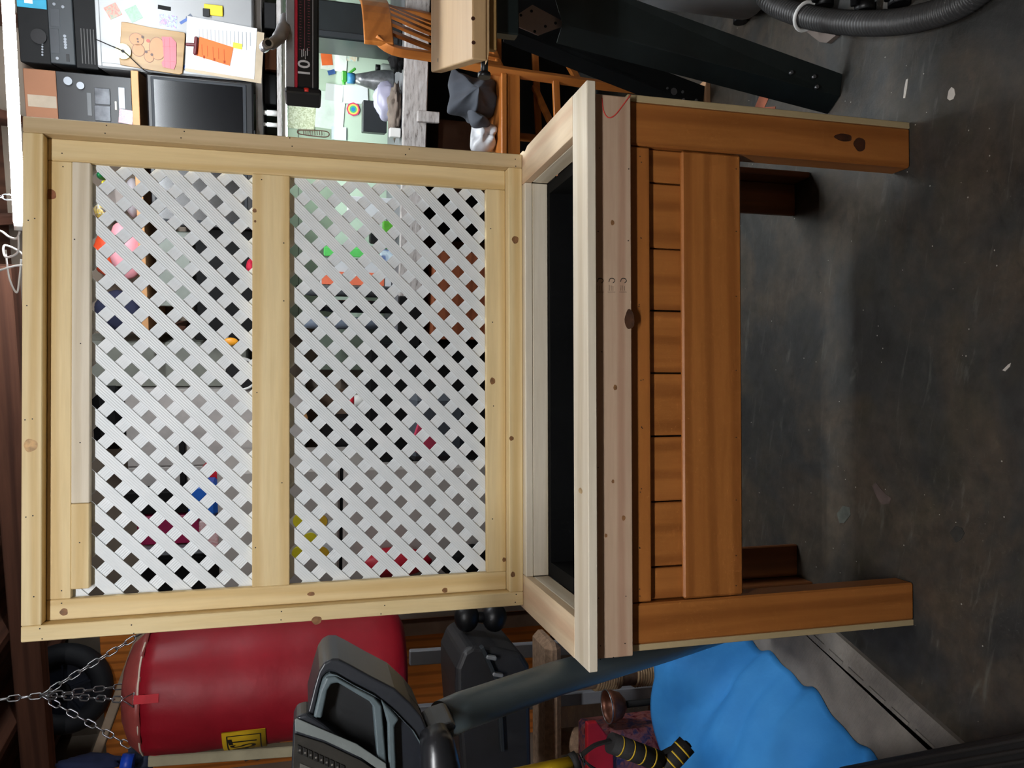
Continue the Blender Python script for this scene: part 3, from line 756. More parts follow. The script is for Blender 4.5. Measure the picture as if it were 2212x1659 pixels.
for (x0, x1, y0, y1) in ((109, 129, 18, 57), (109, 128, 62, 115)):
    rbox('tray', (x0, x1, y0, y1), QC+.0185, .0012, pm('tray_grey', (44, 48, 52), .35), t, .001)
for i, (x, y) in enumerate(((140, 78), (141, 85), (141, 91), (142, 97), (142, 103), (117, 9), (124, 126), (136, 15))):
    p = wx(x, y); MB().cyl((p[0], QC+.017, p[2]), (p[0], QC+.0199, p[2]), .006, n=10).build('button', SILV, t)
rbox('socket', (143, 150, 117, 133), QC+.0185, .0012, BLACK, t, .001)
ztop = zb
t, s0, s1, za, zb = estack('receiver', 'black receiver with blue label on top of the electronics stack', (38, 104, -40, 136), QC+.03, .28, BLACKM, ztop+.0005)
p = LP(86, 80, QC+.03); MB().cyl((p[0], QC+.012, p[2]), (p[0], QC+.0299, p[2]), .03, .028, n=20).build('dial', BLACK, t)
for i in range(5): p = LP(92, 95+i*6, QC+.03); MB().cyl((p[0], QC+.026, p[2]), (p[0], QC+.0299, p[2]), .004, n=8).build('button', SILV, t)
rbox('blue_label', (36, 100, -8, 17), QC+.028, .0015, pm('cyan_label', (26, 130, 160), .5), t, .001)
rbox('white_print', (52, 70, -6, 7), QC+.0268, .001, PAPER, t, .0005)

# television on the upper shelf, turned a little, with a stand
tv = rthing('television', 'flat black television with grey bezel on the upper shelf', 'television', (325, 556, 165, 492), QC-.02)
QT = QC-.02
s0, s1, z0, z1 = RB(322, 552, 169, 492, QT)
MB().cbox((s0, QT, z2+.0005+.006), (s1, QT+.06, z1), .006).build('case', BLACK, tv)
MB().cbox((s0+.02, QT-.004, z2+.035), (s1-.012, QT-.0003, z1-.018), .002).build('bezel', pm('bezel_grey', (40, 43, 47), .6, spec=.25), tv)
MB().cbox((s0+.032, QT-.0055, z2+.05), (s1-.022, QT-.0041, z1-.030), .0005).build('screen', GLASS, tv)
MB().cbox((s0+.2, QT+.005, z2+.0005), (s1-.2, QT+.055, z2+.0064), .001).build('foot', BLACK, tv)
# upper shelf board above the television
ZS = LP(300, 200, QT)[2]; ZS1 = LP(284, 200, QT)[2]
us = thing('plank_shelf', 'tan plank shelf carrying the stereo above the television', 'shelf', (.1, QT, ZS), 'r')
MB().cbox((LP(316, 745, QT)[0], QT, ZS), (CABS0-.004, .71, ZS1), .002).build('shelf_board', TAN, us)
for s in (LP(316, 745, QT)[0]+.02, s0+.3): MB().cbox((s, .52, ZS-.12), (s+.03, .70, ZS-.0005), .002).build('bracket', redwood('y'), us)
# stereo and carton on it
t, s0, s1, za, zb = estack('mini_stereo', 'black mini stereo with two round knobs on the plank shelf', (124, 283, 160, 300), QT+.01, .26, BLACK, ZS1+.0005)
QS = QT+.01
for x, y, r in ((149, 176, 9), (176, 186, 8)):
    p = LP(x, y, QS); k = abs(LP(x, y-r, QS)[0]-p[0])
    MB().cyl((p[0], QS-.018, p[2]), (p[0], QS-.0003, p[2]), k, k*.9, n=18).build('knob', SILV, t)
for px in ((204, 238, 190, 226), (204, 239, 228, 262)): rbox('cassette_door', px, QS-.006, .0055, pm('smoked_chrome', (96, 98, 102), .2, .6, .4, 30), t, .002)
rbox('disc_drawer', (256, 270, 189, 235), QS-.005, .0045, SILV, t, .001)
rbox('badge', (248, 252, 219, 237), QS-.004, .0035, pm('cream_badge', (220, 216, 190), .5), t, .001)
rbox('display', (188, 198, 200, 250), QS-.003, .0025, pm('display_grey', (70, 72, 74), .3), t, .001)
ph = flat('photo', (272, 252, 30, 30), -6, QS-.009, photo_mat('photo_kids', [(220, 214, 216), (110, 108, 118), (224, 130, 140), (236, 226, 226)], 80)); tag(ph, 'small photo leaning on the stereo at the plank shelf', 'photo')
cz = zb
cx = rthing('cardboard_box', 'brown cardboard box with clear tape on top of the stereo', 'box', (54, 122, 150, 300), QT+.02)
s0, s1, z0, z1 = RB(54, 122, 150, 300, QT+.02)
MB().cbox((s0, QT+.02, cz+.0005), (s1, QT+.26, z1), .003).build('carton', CARD, cx)
rbox('tape', (60, 122, 206, 232), QT+.0188, .001, pm('clear_tape', (140, 128, 112), .25), cx, .0004)

# ------------------------------------------------------------------ things on the bench and pinned to the green panel
QW = .7005
def pin(nm, px, rot, mt, lb, cat='paper', dq=0.0):
    o = flat(nm, px, rot, QW-.003-dq, mt); return tag(o, lb, cat)
pin('drawing', (722, 120, 56, 66), -3, photo_mat('paper_drawing', [(206, 214, 206), (222, 226, 220), (214, 216, 212)], 20), 'large pale drawing sheet pinned high on the green panel')
pin('orange_cutout', (706, 128, 24, 26), 8, pm('orange_print', (226, 100, 36), .6), 'orange animal-shaped cutout on the pale drawing sheet', 'cutout', .0015)
pin('blue_cutout', (716, 156, 16, 10), 20, pm('blue_print', (48, 86, 150), .6), 'small blue cutout below the orange cutout', 'cutout', .0015)
pin('picture_card', (760, 112, 24, 40), 0, photo_mat('card_sky', [(140, 186, 206), (206, 214, 196), (226, 170, 120)], 40), 'light blue picture card with a bird on the green panel', 'card')
pin('map_sheet', (652, 252, 58, 56), -4, photo_mat('paper_map', [(206, 214, 186), (170, 176, 140), (222, 226, 206), (186, 200, 176)], 70), 'patterned yellow-green map sheet on the green panel')
pin('green_sheet', (652, 211, 40, 32), -6, pm('mint_paper', (178, 232, 184), .7), 'bright mint green sheet below the saw arm', 'paper', .001)
pin('large_sheet', (694, 236, 100, 80), -4, pm('offwhite_paper', (216, 228, 222), .7), 'large off-white sheet behind the mint note and map', 'paper', -.0016)
pin('notepad', (722, 200, 38, 36), -4, PAPER, 'white notepad page with blue writing beside the spray bottle', 'paper', .0025)
pin('lined_page', (768, 204, 54, 40), 4, PAPER, 'white page with handwriting right behind the spray bottle', 'paper', .001)
pin('id_card', (732, 288, 32, 28), 0, pm('idcard', (210, 222, 232), .4), 'white and blue card next to the trellis frame', 'card', .002)
for r_, c_ in ((15, (206, 50, 96)), (11.5, (236, 196, 90)), (8, (60, 170, 120)), (4.5, (40, 110, 180))):
    c = LP(763, 236, QW-.004); k = abs(LP(763, 236-r_, QW-.004)[0]-c[0]); q = QW-.004-(15-r_)*.0001
    m_ = pm('ring_%d' % c_[0], c_, .5)
    if r_ == 15: stk = tag(MB().cyl((c[0], q-.001, c[2]), (c[0], q, c[2]), k, n=8).build('round_sticker', m_, None, 'r'), 'round pink, yellow, green and blue target sticker on the green panel', 'sticker')
    else: MB().cyl((c[0], q-.0012, c[2]), (c[0], q-.0006, c[2]), k, n=20).build('ring', m_, stk)
pn = thing('comb', 'brown wire comb hanging on the panel beside the trellis frame', 'comb', LP(712, 290, QW-.02), 'r')
MB().tube(smooth_path([LP(642, 284, QW-.012), LP(650, 281, QW-.012), LP(700, 283, QW-.012), LP(711, 290, QW-.012), LP(700, 296, QW-.012), LP(650, 290, QW-.012), LP(642, 284, QW-.012)]), .0028, 6).build('frame', pm('rust_wire', (98, 70, 58), .5, .3), pn)
for i in range(9): MB().cyl(LP(655+i*5, 282.5, QW-.012), LP(656+i*5, 292, QW-.012), .0015, n=5).build('tooth', pm('rust_wire', (98, 70, 58), .5, .3), pn)
# spray bottle
c = LP(838, 177, .45); bz = BZ+.0005
sb = thing('spray_bottle', 'grey spray bottle with green trigger head and blue collar on the workbench', 'bottle', (c[0], .45, bz), 'r')
h = LP(766, 178, .45)[2]-bz
r = abs(LP(820, 152, .45)[0]-LP(820, 203, .45)[0])/2
MB().lathe([(r*.9, 0), (r, .008), (r*1.0, h*.25), (r*.85, h*.5), (r*.55, h*.82), (r*.42, h)], (c[0], .45, bz), 20).build('body', pm('foil_grey', (120, 122, 124), .3, .55, .35, 40), sb)
MB().cyl((c[0], .45, bz+h), (c[0], .45, bz+h+.035), r*.46, n=16).build('collar', pm('collar_blue', (66, 138, 186), .4), sb)
GRN = pm('trigger_green', (74, 170, 60), .4)
MB().cbox((c[0]-.02, .435, bz+h+.0352), (c[0]+.03, .465, bz+h+.062), .006).build('head', GRN, sb)
MB().obox((c[0]+.012, .45, bz+h+.036), (c[0]+.048, .45, bz+h-.004), .012, .012, (0, 1, 0), .003).build('trigger', GRN, sb)
MB().cyl((c[0]-.032, .45, bz+h+.05), (c[0]-.0203, .45, bz+h+.05), .008, n=10).build('nozzle', GRN, sb)
# dark box, plates, rags, jars on the bench
def lump(name, c, r, mat, parent=None, fr='w', seed=0, amp=.25, fq=2.2, n=28, m=18, flat_z=None):
    off = Vector((seed*3.7, seed*1.3, seed*2.1))
    t = MB().ball(c, r, n, m, lambda d: 1+amp*(noise.noise(d*fq+off)+.5*noise.noise(d*fq*2.3+off)))
    if flat_z is not None: t.map(lambda v: (v[0], v[1], max(v[2], flat_z)))
    return t.build(name, mat, parent, fr)
o = rbox('radio', (784, 836, 218, 286), .40, .1, DGREY); o.location.z += 0; tag(o, 'dark grey box-shaped radio on the workbench below the target sticker', 'radio')
c = LP(838, 215, .2)
o = lump('lavender_bag', (c[0], .26, BZ+.05), (.085, .05, .06), pm('lavender_plastic', (176, 174, 196), .35, 0, .05), None, 'r', 3, .22, 1.8, flat_z=BZ+.001); tag(o, 'lavender plastic bag slumped on the workbench edge', 'bag')
c = LP(858, 235, .06)
o = lump('brown_rag', (c[0], .12, BZ+.025), (.11, .055, .032), pm('brown_rag_cloth', (120, 108, 98), .9, 0, .25, 20), None, 'r', 5, .4, 3.0, flat_z=BZ+.001); tag(o, 'crumpled brown and grey rag at the front of the workbench', 'rag')
c = LP(855, 128, .04)
o = lump('black_cord_heap', (c[0], .05, BZ+.03), (.05, .03, .035), BLACKM, None, 'r', 8, .4, 3.0, flat_z=BZ+.001); tag(o, 'black tangled heap on the bench behind the chair back', 'heap')
for k, (x, y, mt, lb) in enumerate(((826, 118, pm('smoke_jar', (70, 76, 72), .2), 'dark glass jar with yellow band on the workbench'), (832, 150, pm('clear_jar', (150, 160, 152), .2), 'small clear jar beside the spray bottle'))):
    c = LP(845, y, .5)
    j = thing('jar', lb, 'jar', (c[0], .5, BZ+.0005), 'r')
    MB().lathe([(.022, 0), (.024, .004), (.024, .05), (.016, .062)], (c[0], .5, BZ+.0005), 16).build('glass', mt, j)
    MB().cyl((c[0], .5, BZ+.063), (c[0], .5, BZ+.085), .017, n=14).build('lid', BLACK, j)
    if k == 0: MB().cyl((c[0], .5, BZ+.02), (c[0], .5, BZ+.032), .0246, n=16).build('band', pm('yellow_card', (226, 200, 40), .5), j)
o = rbox('small_carton', (842, 866, 276, 296), .04, .05, WHITEPL); tag(o, 'small white carton at the front edge of the bench by the trellis', 'carton')
# tall black computer case at the far right end of the bench
pcx = rthing('computer_tower', 'tall black computer tower standing behind the saw arm', 'computer', (690, 850, 8, 90), .12)
s0, s1, z0, z1 = RB(672, 850, 6, 88, .12)
MB().cbox((s0, .12, BZ+.0005), (s1, .5, z1), .006).build('case', pm('tower_black', (26, 32, 34), .4), pcx)
MB().cbox((s0+.004, .112, BZ+.02), (s0+.03, .1197, z1-.02), .003).build('bezel', DGREY, pcx)
# under the bench
o = rbox('white_block', (902, 950, 240, 264), -.06, .04, WEATH); tag(o, 'white block fixed under the bench front edge', 'block')
bx = rbox('cardboard_box', (945, 1060, 262, 420), .25, .35, pm('dark_card', (96, 66, 48), .9)); s_, q_, z_ = ORIG[bx]; tag(bx, 'dark brown cardboard box stored under the workbench', 'box')
dk = struct(MB().box((BS0, .69, 0), (BS1, .704, BZ-.12)).build('wall_shade', pm('under_bench_shade', (18, 18, 20), .9), fr='r'))  # black sheet that paints the shade under the bench
# ================================================================== chair with clothes
CH = chairwood
ch = thing('wooden_chair', 'amber wooden chair with slatted back facing the workbench, clothes on its seat', 'chair', (1.1, 3.15, 0))
YN = 3.0
OFF = Vector((.30, .30, 0))              # from the near side of the chair to its far side
stile_px = [(812, 82), (850, 108), (930, 122), (1010, 140), (1100, 156), (1200, 170), (1300, 184), (1397, 194)]
near = smooth_path([P(x, y, YN) for x, y in stile_px], 4)
near[-1].z = 0.0
def ribbon(path, w, h, up):
    t = MB(); up = Vector(up)
    for i in range(len(path)-1): t.obox(path[i], path[i+1]+(path[i+1]-path[i])*.02, w, h, up)
    return t
def sweep(path, w, h, up):
    """rectangular bar swept along a path: w across (normal to up), h along up"""
    t = MB(); n = len(path); up = Vector(up).normalized()
    for i, p in enumerate(path):
        d = (path[min(i+1, n-1)]-path[max(i-1, 0)]).normalized(); sd = d.cross(up).normalized(); u = sd.cross(d)
        t.v += [p+sd*w/2+u*h/2, p-sd*w/2+u*h/2, p-sd*w/2-u*h/2, p+sd*w/2-u*h/2]
    for i in range(n-1):
        for k in range(4):
            a, b = i*4+k, i*4+(k+1) % 4; t.f.append([a, a+4, b+4, b]); t.sm.append(False)
    t.f.append([0, 1, 2, 3]); t.f.append([(n-1)*4+k for k in (3, 2, 1, 0)]); t.sm += [False, False]
    return t
sweep(near, .034, .03, OFF).build('back_leg', CH('z'), ch, bevel=.004)
sweep([p+OFF for p in near], .034, .03, OFF).build('back_leg', CH('z'), ch, bevel=.004)
# crest rail: a wide board bowed to the back
c0 = P(818, 90, YN); crest = []
for k in range(9):
    f = k/8; b = math.sin(f*math.pi)*.045
    crest.append(c0+OFF*(f*1.1-.05)+Vector((b*.7, -b*.7, 0)))
sweep(crest, .02, .11, (0, 0, 1)).build('crest_rail', CH('x'), ch, bevel=.004)
SZ = P(1088, 250, YN)[2]
for k in range(5):
    f = (k+1)/6; b = math.sin(f*math.pi)*.03
    top_p = c0+OFF*f+Vector((b*.7, -b*.7, -.045)); lo = P(1095, 158, YN)+OFF*f
    sweep(smooth_path([top_p, (top_p+lo)/2+Vector((-.02, 0, 0)), lo+Vector((0, 0, .012))], 4), .012, .03, OFF).build('back_slat', CH('z'), ch)
sA = P(1095, 160, YN); sB = P(1090, 400, YN); sA.z = sB.z = SZ
# seat slab (parallelogram), apron rails and front legs
ux = (sB-sA); L = ux.length; ux = ux.normalized(); uy = OFF.normalized(); D = OFF.length
MB().prism([(-.01, -.02), (L, -.02), (L, D+.02), (-.01, D+.02)], sA+Vector((0, 0, -.012)), ux, uy, (0, 0, .024)).build('seat', CH('x'), ch, bevel=.005)
MB().obox(sA+Vector((0, 0, -.04)), sB+Vector((0, 0, -.04)), .02, .05, (0, 0, 1), .002).build('seat_rail', CH('x'), ch)
MB().obox(sA+OFF+Vector((0, 0, -.04)), sB+OFF+Vector((0, 0, -.04)), .02, .05, (0, 0, 1), .002).build('seat_rail', CH('x'), ch)
for o_ in (Vector(), OFF):
    p = sB+o_; MB().tube([(p.x, p.y, SZ-.013), (p.x-.01, p.y, 0)], [.019, .014], 10).build('front_leg', CH('z'), ch)
    a_ = near[int(len(near)*.72)]+o_; b_ = Vector((p.x-.005, p.y, a_.z-.02))
    MB().obox(a_, b_, .018, .028, (0, 0, 1), .002).build('stretcher', CH('x'), ch)
a_ = near[int(len(near)*.78)]; MB().obox(a_, a_+OFF, .018, .03, (0, 0, 1), .002).build('stretcher', CH('y'), ch)
m1 = (near[int(len(near)*.72)]+sB)/2; m1.z = near[int(len(near)*.72)].z
MB().obox(m1, m1+OFF, .018, .026, (0, 0, 1), .002).build('stretcher', CH('y'), ch)
c = P(1040, 225, YN+.14)
zt_ = SZ+.013
GCL = pm('grey_jersey', (72, 76, 84), .95, 0, .12, 10, .1)
def cloth_heap(name, px_poly, Y, th, mat, zmin, seed, label, cat):
    """soft heap whose outline follows px_poly at depth Y, bulging th towards front and back"""
    pts = [P(x, y, Y) for x, y in px_poly]; c = sum(pts, Vector())/len(pts); n = 40
    ring = smooth_path(pts+[pts[0]], 6)[:-1]
    t = MB(); K = 9
    for sgn in (-1, 1):
        base = len(t.v)
        for k in range(K+1):
            f = k/K; rr = math.cos(f*math.pi/2); dep = math.sin(f*math.pi/2)*th
            for p in ring:
                q = c+(p-c)*rr
                w = noise.noise(Vector((q.x*9+seed, q.z*9, seed*2.0)))*.55+(.5-abs(noise.noise(Vector((q.x*16+q.z*9, q.z*16+seed, 1.0)))))*.7-.3
                t.v.append(Vector((q.x, q.y+sgn*(dep*(1+w)), max(q.z, zmin))))
        m = len(ring)
        for k in range(K):
            for a in range(m):
                b = (a+1) % m; f = [base+k*m+a, base+k*m+b, base+(k+1)*m+b, base+(k+1)*m+a]
                t.f.append(f if sgn < 0 else f[::-1]); t.sm.append(True)
    o = t.build(name, mat); return tag(o, label, cat)
cloth_heap('grey_shirt', [(975, 152), (1000, 165), (1030, 172), (1068, 178), (1090, 205), (1086, 238), (1062, 252), (1040, 256), (1020, 262), (1010, 248), (985, 246), (966, 240), (972, 205), (968, 180)], YN+.13, .10, GCL, zt_, 1, 'crumpled dark grey shirt lying on the seat of the wooden chair', 'shirt')
cloth_heap('grey_sleeve', [(1010, 240), (1040, 250), (1058, 265), (1052, 275), (1020, 272)], YN+.05, .04, GCL, zt_, 2, 'dark grey sleeve hanging beside the white socks on the chair', 'sleeve')
WSK = photo_mat('sock_cotton', [(196, 200, 206), (206, 208, 212), (120, 122, 128)], 9)
cloth_heap('sock_pair', [(1020, 268), (1045, 262), (1070, 276), (1074, 290), (1066, 300), (1070, 318), (1050, 330), (1020, 326), (1016, 300)], YN+.10, .06, WSK, zt_, 4, 'rolled white and grey socks on the chair seat beside the trellis', 'socks')

# ================================================================== radial arm saw on its stand
SAWB = pm('saw_black', (20, 24, 26), .4, .2, .15, 20)
STAND = pm('stand_green_black', (22, 32, 32), .45, .35, .25, 12)
rs = thing('radial_arm_saw', 'black radial arm saw on a splayed steel stand beside the planter', 'saw', (1.1, 2.1, 0))
YA = 2.1
def apt(x, y, Y=YA): return P(x, y, Y)
zt0, zt1 = apt(617, 100)[2], apt(694, 100)[2]
xl, xr = apt(650, 190)[0], apt(650, -160)[0]
MB().cbox((xl, YA, zt1+.006), (xr, YA+.09, zt0), .005).build('arm', SAWB, rs)
zz = lambda x: apt(x, 100)[2]
MB().cbox((xl, YA-.003, zz(636)), (xr, YA-.0003, zz(618)), .001).build('arm_band', pm('gunmetal', (124, 124, 126), .45, .1), rs)
MB().cbox((xl, YA-.003, zz(643)), (xr, YA-.0003, zz(636.5)), .001).build('red_stripe', pm('red_stripe', (150, 26, 44), .4), rs)
MB().cbox((xl+.004, YA-.0025, zz(674)), (xr, YA-.0003, zz(643.5)), .001).build('scale_plate', pm('scale_black', (14, 14, 16), .35), rs)
MB().cbox((xl+.002, YA-.0028, zz(677)), (xr, YA-.0003, zz(674.5)), .0006).build('trim_strip', pm('gunmetal', (124, 124, 126), .45, .1), rs)
MB().cbox((xl-.016, YA-.006, zt1), (xl-.0003, YA+.096, zt0+.002), .004).build('end_cap', BLACK, rs)
vs, fs = text_mesh('10', 1.0, .012)
p = apt(658, 149); sc_ = (zz(645)-zz(672))/.72
MB().add([(p.x+v.x*sc_*1.05, YA-.0029, p.z+v.y*sc_) for v in vs], fs).build('number_10', pm('label_silver', (176, 176, 178), .4), rs)
t = MB()
for i in range(22):
    x = apt(650, 108-i*6)[0]
    for zc_, hh in ((zz(649), .008 if i % 4 == 0 else .004), (zz(667), .007 if i % 3 == 0 else .004)): t.box((x, YA-.0029, zc_-hh/2), (x+.0012, YA-.0026, zc_+hh/2))
t.box((apt(650, 110)[0], YA-.0029, zz(658.6)), (xr, YA-.0026, zz(657.6)))
o = t.build('scale_marks', pm('scale_red', (120, 60, 70), .5), rs); o['kind'] = 'stuff'
t = MB()
for i, (x0_, x1_, y0_, y1_) in enumerate(((651, 653, 108, 124), (655, 656.5, 106, 122), (659, 660, 110, 128), (663, 664.5, 104, 120))):
    t.box((apt(650, y1_)[0], YA-.0029, zz(x1_)), (apt(650, y0_)[0], YA-.0026, zz(x0_)))
o = t.build('small_print', pm('label_silver', (176, 176, 178), .4), rs); o['kind'] = 'stuff'
MB().cyl(apt(662, 192), apt(662, 200), .008, n=12).build('red_button', pm('red_button', (200, 40, 30), .4), rs)
# crank handle over the arm end
MB().tube(smooth_path([apt(617, 38, YA+.03), apt(612, 62, YA+.0), apt(602, 82, YA-.03), apt(585, 96, YA-.05), apt(572, 101, YA-.06)], 6), [.014]*6+[.017]*7+[.014]*6+[.010]*6, 12).build('crank_arm', pm('gunmetal', (124, 124, 126), .45, .1), rs)
e = apt(570, 103, YA-.06); MB().cyl(e, e+Vector((-.002, -.035, -.012)), .0125, n=16).build('crank_knob', CHROME, rs)
MB().cyl(e+Vector((-.002, -.0352, -.0122)), e+Vector((-.002, -.036, -.0125)), .008, n=12).build('knob_socket', BLACKM, rs)
# column and carriage far right (mostly outside the frame)
MB().cyl((1.55, 2.15, .9), (1.55, 2.15, zt1+.005), .055, n=20).build('column', CHROME, rs)
# wooden work table of the saw
def tpt(x, y, Y): return P(x, y, Y)
A1 = P(931, 156, 2.02); zt_t = A1.z
B1 = PZ(1020, 128, zt_t); 
MB().prism([(A1.x, A1.y), (1.6, A1.y), (1.6, B1.y), (B1.x, B1.y)], (0, 0, zt_t-.03), (1, 0, 0), (0, 1, 0), (0, 0, .03)).build('table_top', wood('mdf', (178, 146, 104), (188, 156, 114), 'x', .6), rs, bevel=.004)
zf = P(1057, 112, B1.y)[2]
MB().prism([(B1.x, zt_t-.0305), (1.6, zt_t-.0305), (1.6, zf), (B1.x+.02, zf)], (0, B1.y, 0), (1, 0, 0), (0, 0, 1), (0, .02, 0)).build('table_fascia', wood('mdf', (178, 146, 104), (188, 156, 114), 'x', .6), rs)
for x, y in ((1020, 92), (1019, 40)):
    q = P(x+3, y, B1.y); MB().cyl(q+Vector((0, -.0005, 0)), q+Vector((0, .001, 0)), .004, n=8).build('screw_hole', K, rs)
q = PZ(946, 130, zt_t); MB().cyl(q+Vector((0, 0, -.001)), q+Vector((0, 0, .0006)), .005, n=8).build('screw_hole', K, rs)
zfr = P(1074, 108, B1.y+.012)[2]
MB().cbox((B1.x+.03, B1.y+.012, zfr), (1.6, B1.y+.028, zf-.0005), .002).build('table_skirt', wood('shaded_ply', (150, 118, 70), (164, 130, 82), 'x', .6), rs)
MB().obox((B1.x+.08, B1.y+.06, zfr-.03), (1.6, B1.y+.06, zfr-.03), .03, .05, (0, 0, 1), .003).build('table_frame', STAND, rs)
MB().obox((B1.x+.25, A1.y-.02, zf-.03), (1.6, A1.y-.02, zf-.03), .03, .05, (0, 0, 1), .003).build('table_frame', STAND, rs)
# black clamp screw below the table
MB().cyl(P(1047, 118, B1.y+.05), P(1046, 160, B1.y+.05), .0075, n=10).build('clamp_rod', BLACK, rs)
MB().cyl(P(1046, 158, B1.y+.05), P(1046, 168, B1.y+.05), .013, n=12).build('clamp_knob', BLACK, rs)
# angle-iron legs
def angle_leg(top_a, top_b, foot_a, foot_b, fl, mat, nm='leg'):
    """web between edges a and b, flange along edge b turned to the back by fl"""
    ta, tb, fa, fb = map(Vector, (top_a, top_b, foot_a, foot_b)); fl = Vector(fl)
    th = .004
    n = (tb-ta).cross(fa-ta).normalized()
    if n.y > 0: n = -n
    t = MB()
    def slab(p):
        q = [v-n*th for v in p]
        t.add(p+q, [(0, 1, 2, 3), (7, 6, 5, 4), (0, 4, 5, 1), (1, 5, 6, 2), (2, 6, 7, 3), (3, 7, 4, 0)])
    slab([ta, tb, fb, fa])
    w = (fb-fa).normalized()
    p = [tb, fb, fb+fl, tb+fl]; q = [v-w*th for v in p]
    t.add(p+q, [(0, 1, 2, 3), (7, 6, 5, 4), (0, 4, 5, 1), (1, 5, 6, 2), (2, 6, 7, 3), (3, 7, 4, 0)])
    return t.build(nm, mat, rs)
fa, fb = PZ(1819, 160, 0.002), PZ(1814, 208, 0.002)
ta, tb = P(1180, -70, 1.98), P(1215, 52, 1.98)
near_leg = angle_leg(ta, tb, fa, fb, (-.03, .05, 0), STAND)
for x, y, r_ in ((1709, 157, .006), (1758, 166, .006), (1764, 188, .006)):
    k = (x-1215)/(1819-1215); Yk = 1.98+(fb.y-1.98)*k*1.06
    q = P(x, y, Yk-.004); MB().cyl(q+Vector((0, -.004, 0)), q+Vector((0, .004, 0)), r_*.8, n=10).build('bolt', CHROME, near_leg)
fa2, fb2 = PZ(1522, 186, .02), PZ(1519, 232, .02)
ta2, tb2 = P(1080, 20, 2.3), P(1096, 62, 2.3)
far_leg = angle_leg(ta2, tb2, fa2, fb2, (-.02, .05, 0), SAWB)
for x, y, r_ in ((1441, 191, .004), (1455, 198, .012), (1474, 199, .005), (1476, 215, .004), (1503, 217, .005)):
    k = (x-1096)/(1522-1096); Yk = 2.3+(fb2.y-2.3)*k
    q = P(x, y, Yk-.003); MB().cyl(q+Vector((0, -.004, 0)), q+Vector((0, .003, 0)), r_, n=10).build('bolt', CHROME, far_leg)
pts = [P(x, y, 2.0) for x, y in ((1095, 47), (1150, 10), (1228, 52), (1163, 76))]
MB().prism([(p.x, p.z) for p in pts], (0, 2.0, 0), (1, 0, 0), (0, 0, 1), (0, .004, 0)).build('gusset_plate', pm('brushed_steel', (140, 122, 112), .32, .7, .25, 6), rs)
for x, y in ((1103, 44), (1125, 33), (1148, 24), (1155, 68), (1178, 57), (1200, 50)):
    q = P(x, y, 2.0); MB().cyl(q+Vector((0, -.001, 0)), q+Vector((0, .002, 0)), .004, n=8).build('hole', BLACKM, rs)
# other two legs further right, simple angles outside the frame
for px, py, ty in ((1.62, 1.78, 1.98), (1.52, 2.5, 2.3)):
    MB().obox((1.45, ty, zf-.03), (px, py, 0), .06, .05, (0, 1, 0)).build('leg', STAND, rs)
# wooden shims
o = board('wood_shim', (PZ(1525, 236, 0)[0], 2.47, 0), (PZ(1525, 180, 0)[0], 2.53, .0195), pm('shim_wood', (190, 148, 110), .7), None, .002); tag(o, 'small tan wood shim under the far saw leg', 'block')
o = board('wood_block', (PZ(1552, 27, 0)[0]-.0, 2.33, 0), (PZ(1552, 8, 0)[0], 2.42, .03), pm('shim_wood', (190, 148, 110), .7), None, .002); tag(o, 'small tan wood block on the floor near the picture edge', 'block')
# copper pipe leaning behind the stand, and a pale stick added for lit floor
o = MB().cyl(PZ(1508, 166, .012), P(1235, 62, 2.75), .011, n=12).build('copper_pipe', pm('copper_brown', (126, 70, 58), .45, .4, .2)); tag(o, 'reddish brown pipe leaning behind the saw legs', 'pipe')
o = MB().obox(PZ(1388, 128, .012)+Vector((0, .0, 0)), P(1222, 52, 3.0), .03, .05, (0, 1, 0), .003).build('lit_floor_stick', pm('lit_floor_tone', (176, 170, 160), .8, 0, .25, 30)); tag(o, 'pale stick standing in for lit floor behind the saw legs', 'stick')
wr = MB().tube([PZ(1505, 168, .004), PZ(1510, 140, .004), PZ(1418, 128, .004), PZ(1412, 150, .004)], .004, 6).build('wire_frame', BLACKM); tag(wr, 'thin bent black wire on the floor behind the saw', 'wire')

# ================================================================== vacuum and hose
vt = PZ(1696, 21, 0)
vc = thing('shop_vacuum', 'light grey shop vacuum at the right edge of the floor', 'vacuum', (vt.x+.19, 2.10, 0))
VG = pm('vacuum_grey', (150, 154, 156), .45, 0, .06)
MB().lathe([(.16, .035), (.19, .05), (.19, .42), (.18, .44)], (vt.x+.205, 2.10, 0), 28).build('tank', VG, vc)
MB().lathe([(.19, .441), (.195, .46), (.17, .54), (.08, .58)], (vt.x+.205, 2.10, 0), 28).build('motor_head', BLACK, vc)
for k, (dx, dy) in enumerate(((-.14, -.14), (.14, -.14), (.14, .14), (-.14, .14))):
    c = Vector((vt.x+.205+dx, 2.10+dy, 0))
    MB().cyl(c+Vector((-.01, 0, .022)), c+Vector((.01, 0, .022)), .022, n=14).build('caster', BLACK, vc)
fo = MB().prism([(PZ(x, y, 0)[0], PZ(x, y, 0)[1]) for x, y in ((1700, 30), (1740, 15), (1815, 78), (1795, 94), (1780, 92))], (0, 0, 0), (1, 0, 0), (0, 1, 0), (0, 0, .014)).build('wedge', pm('taupe_plastic', (112, 100, 92), .6)); tag(fo, 'taupe wedge-shaped foot on the floor under the grey hose', 'wedge')
hp = smooth_path([PZ(1640, -30, .10), PZ(1665, 4, .085), PZ(1705, 24, .07), PZ(1770, 42, .055), PZ(1850, 50, .045), PZ(1940, 47, .04), PZ(2020, 30, .038), PZ(2085, 2, .035), PZ(2140, -40, .035)], 24)
rr = []; dens = []
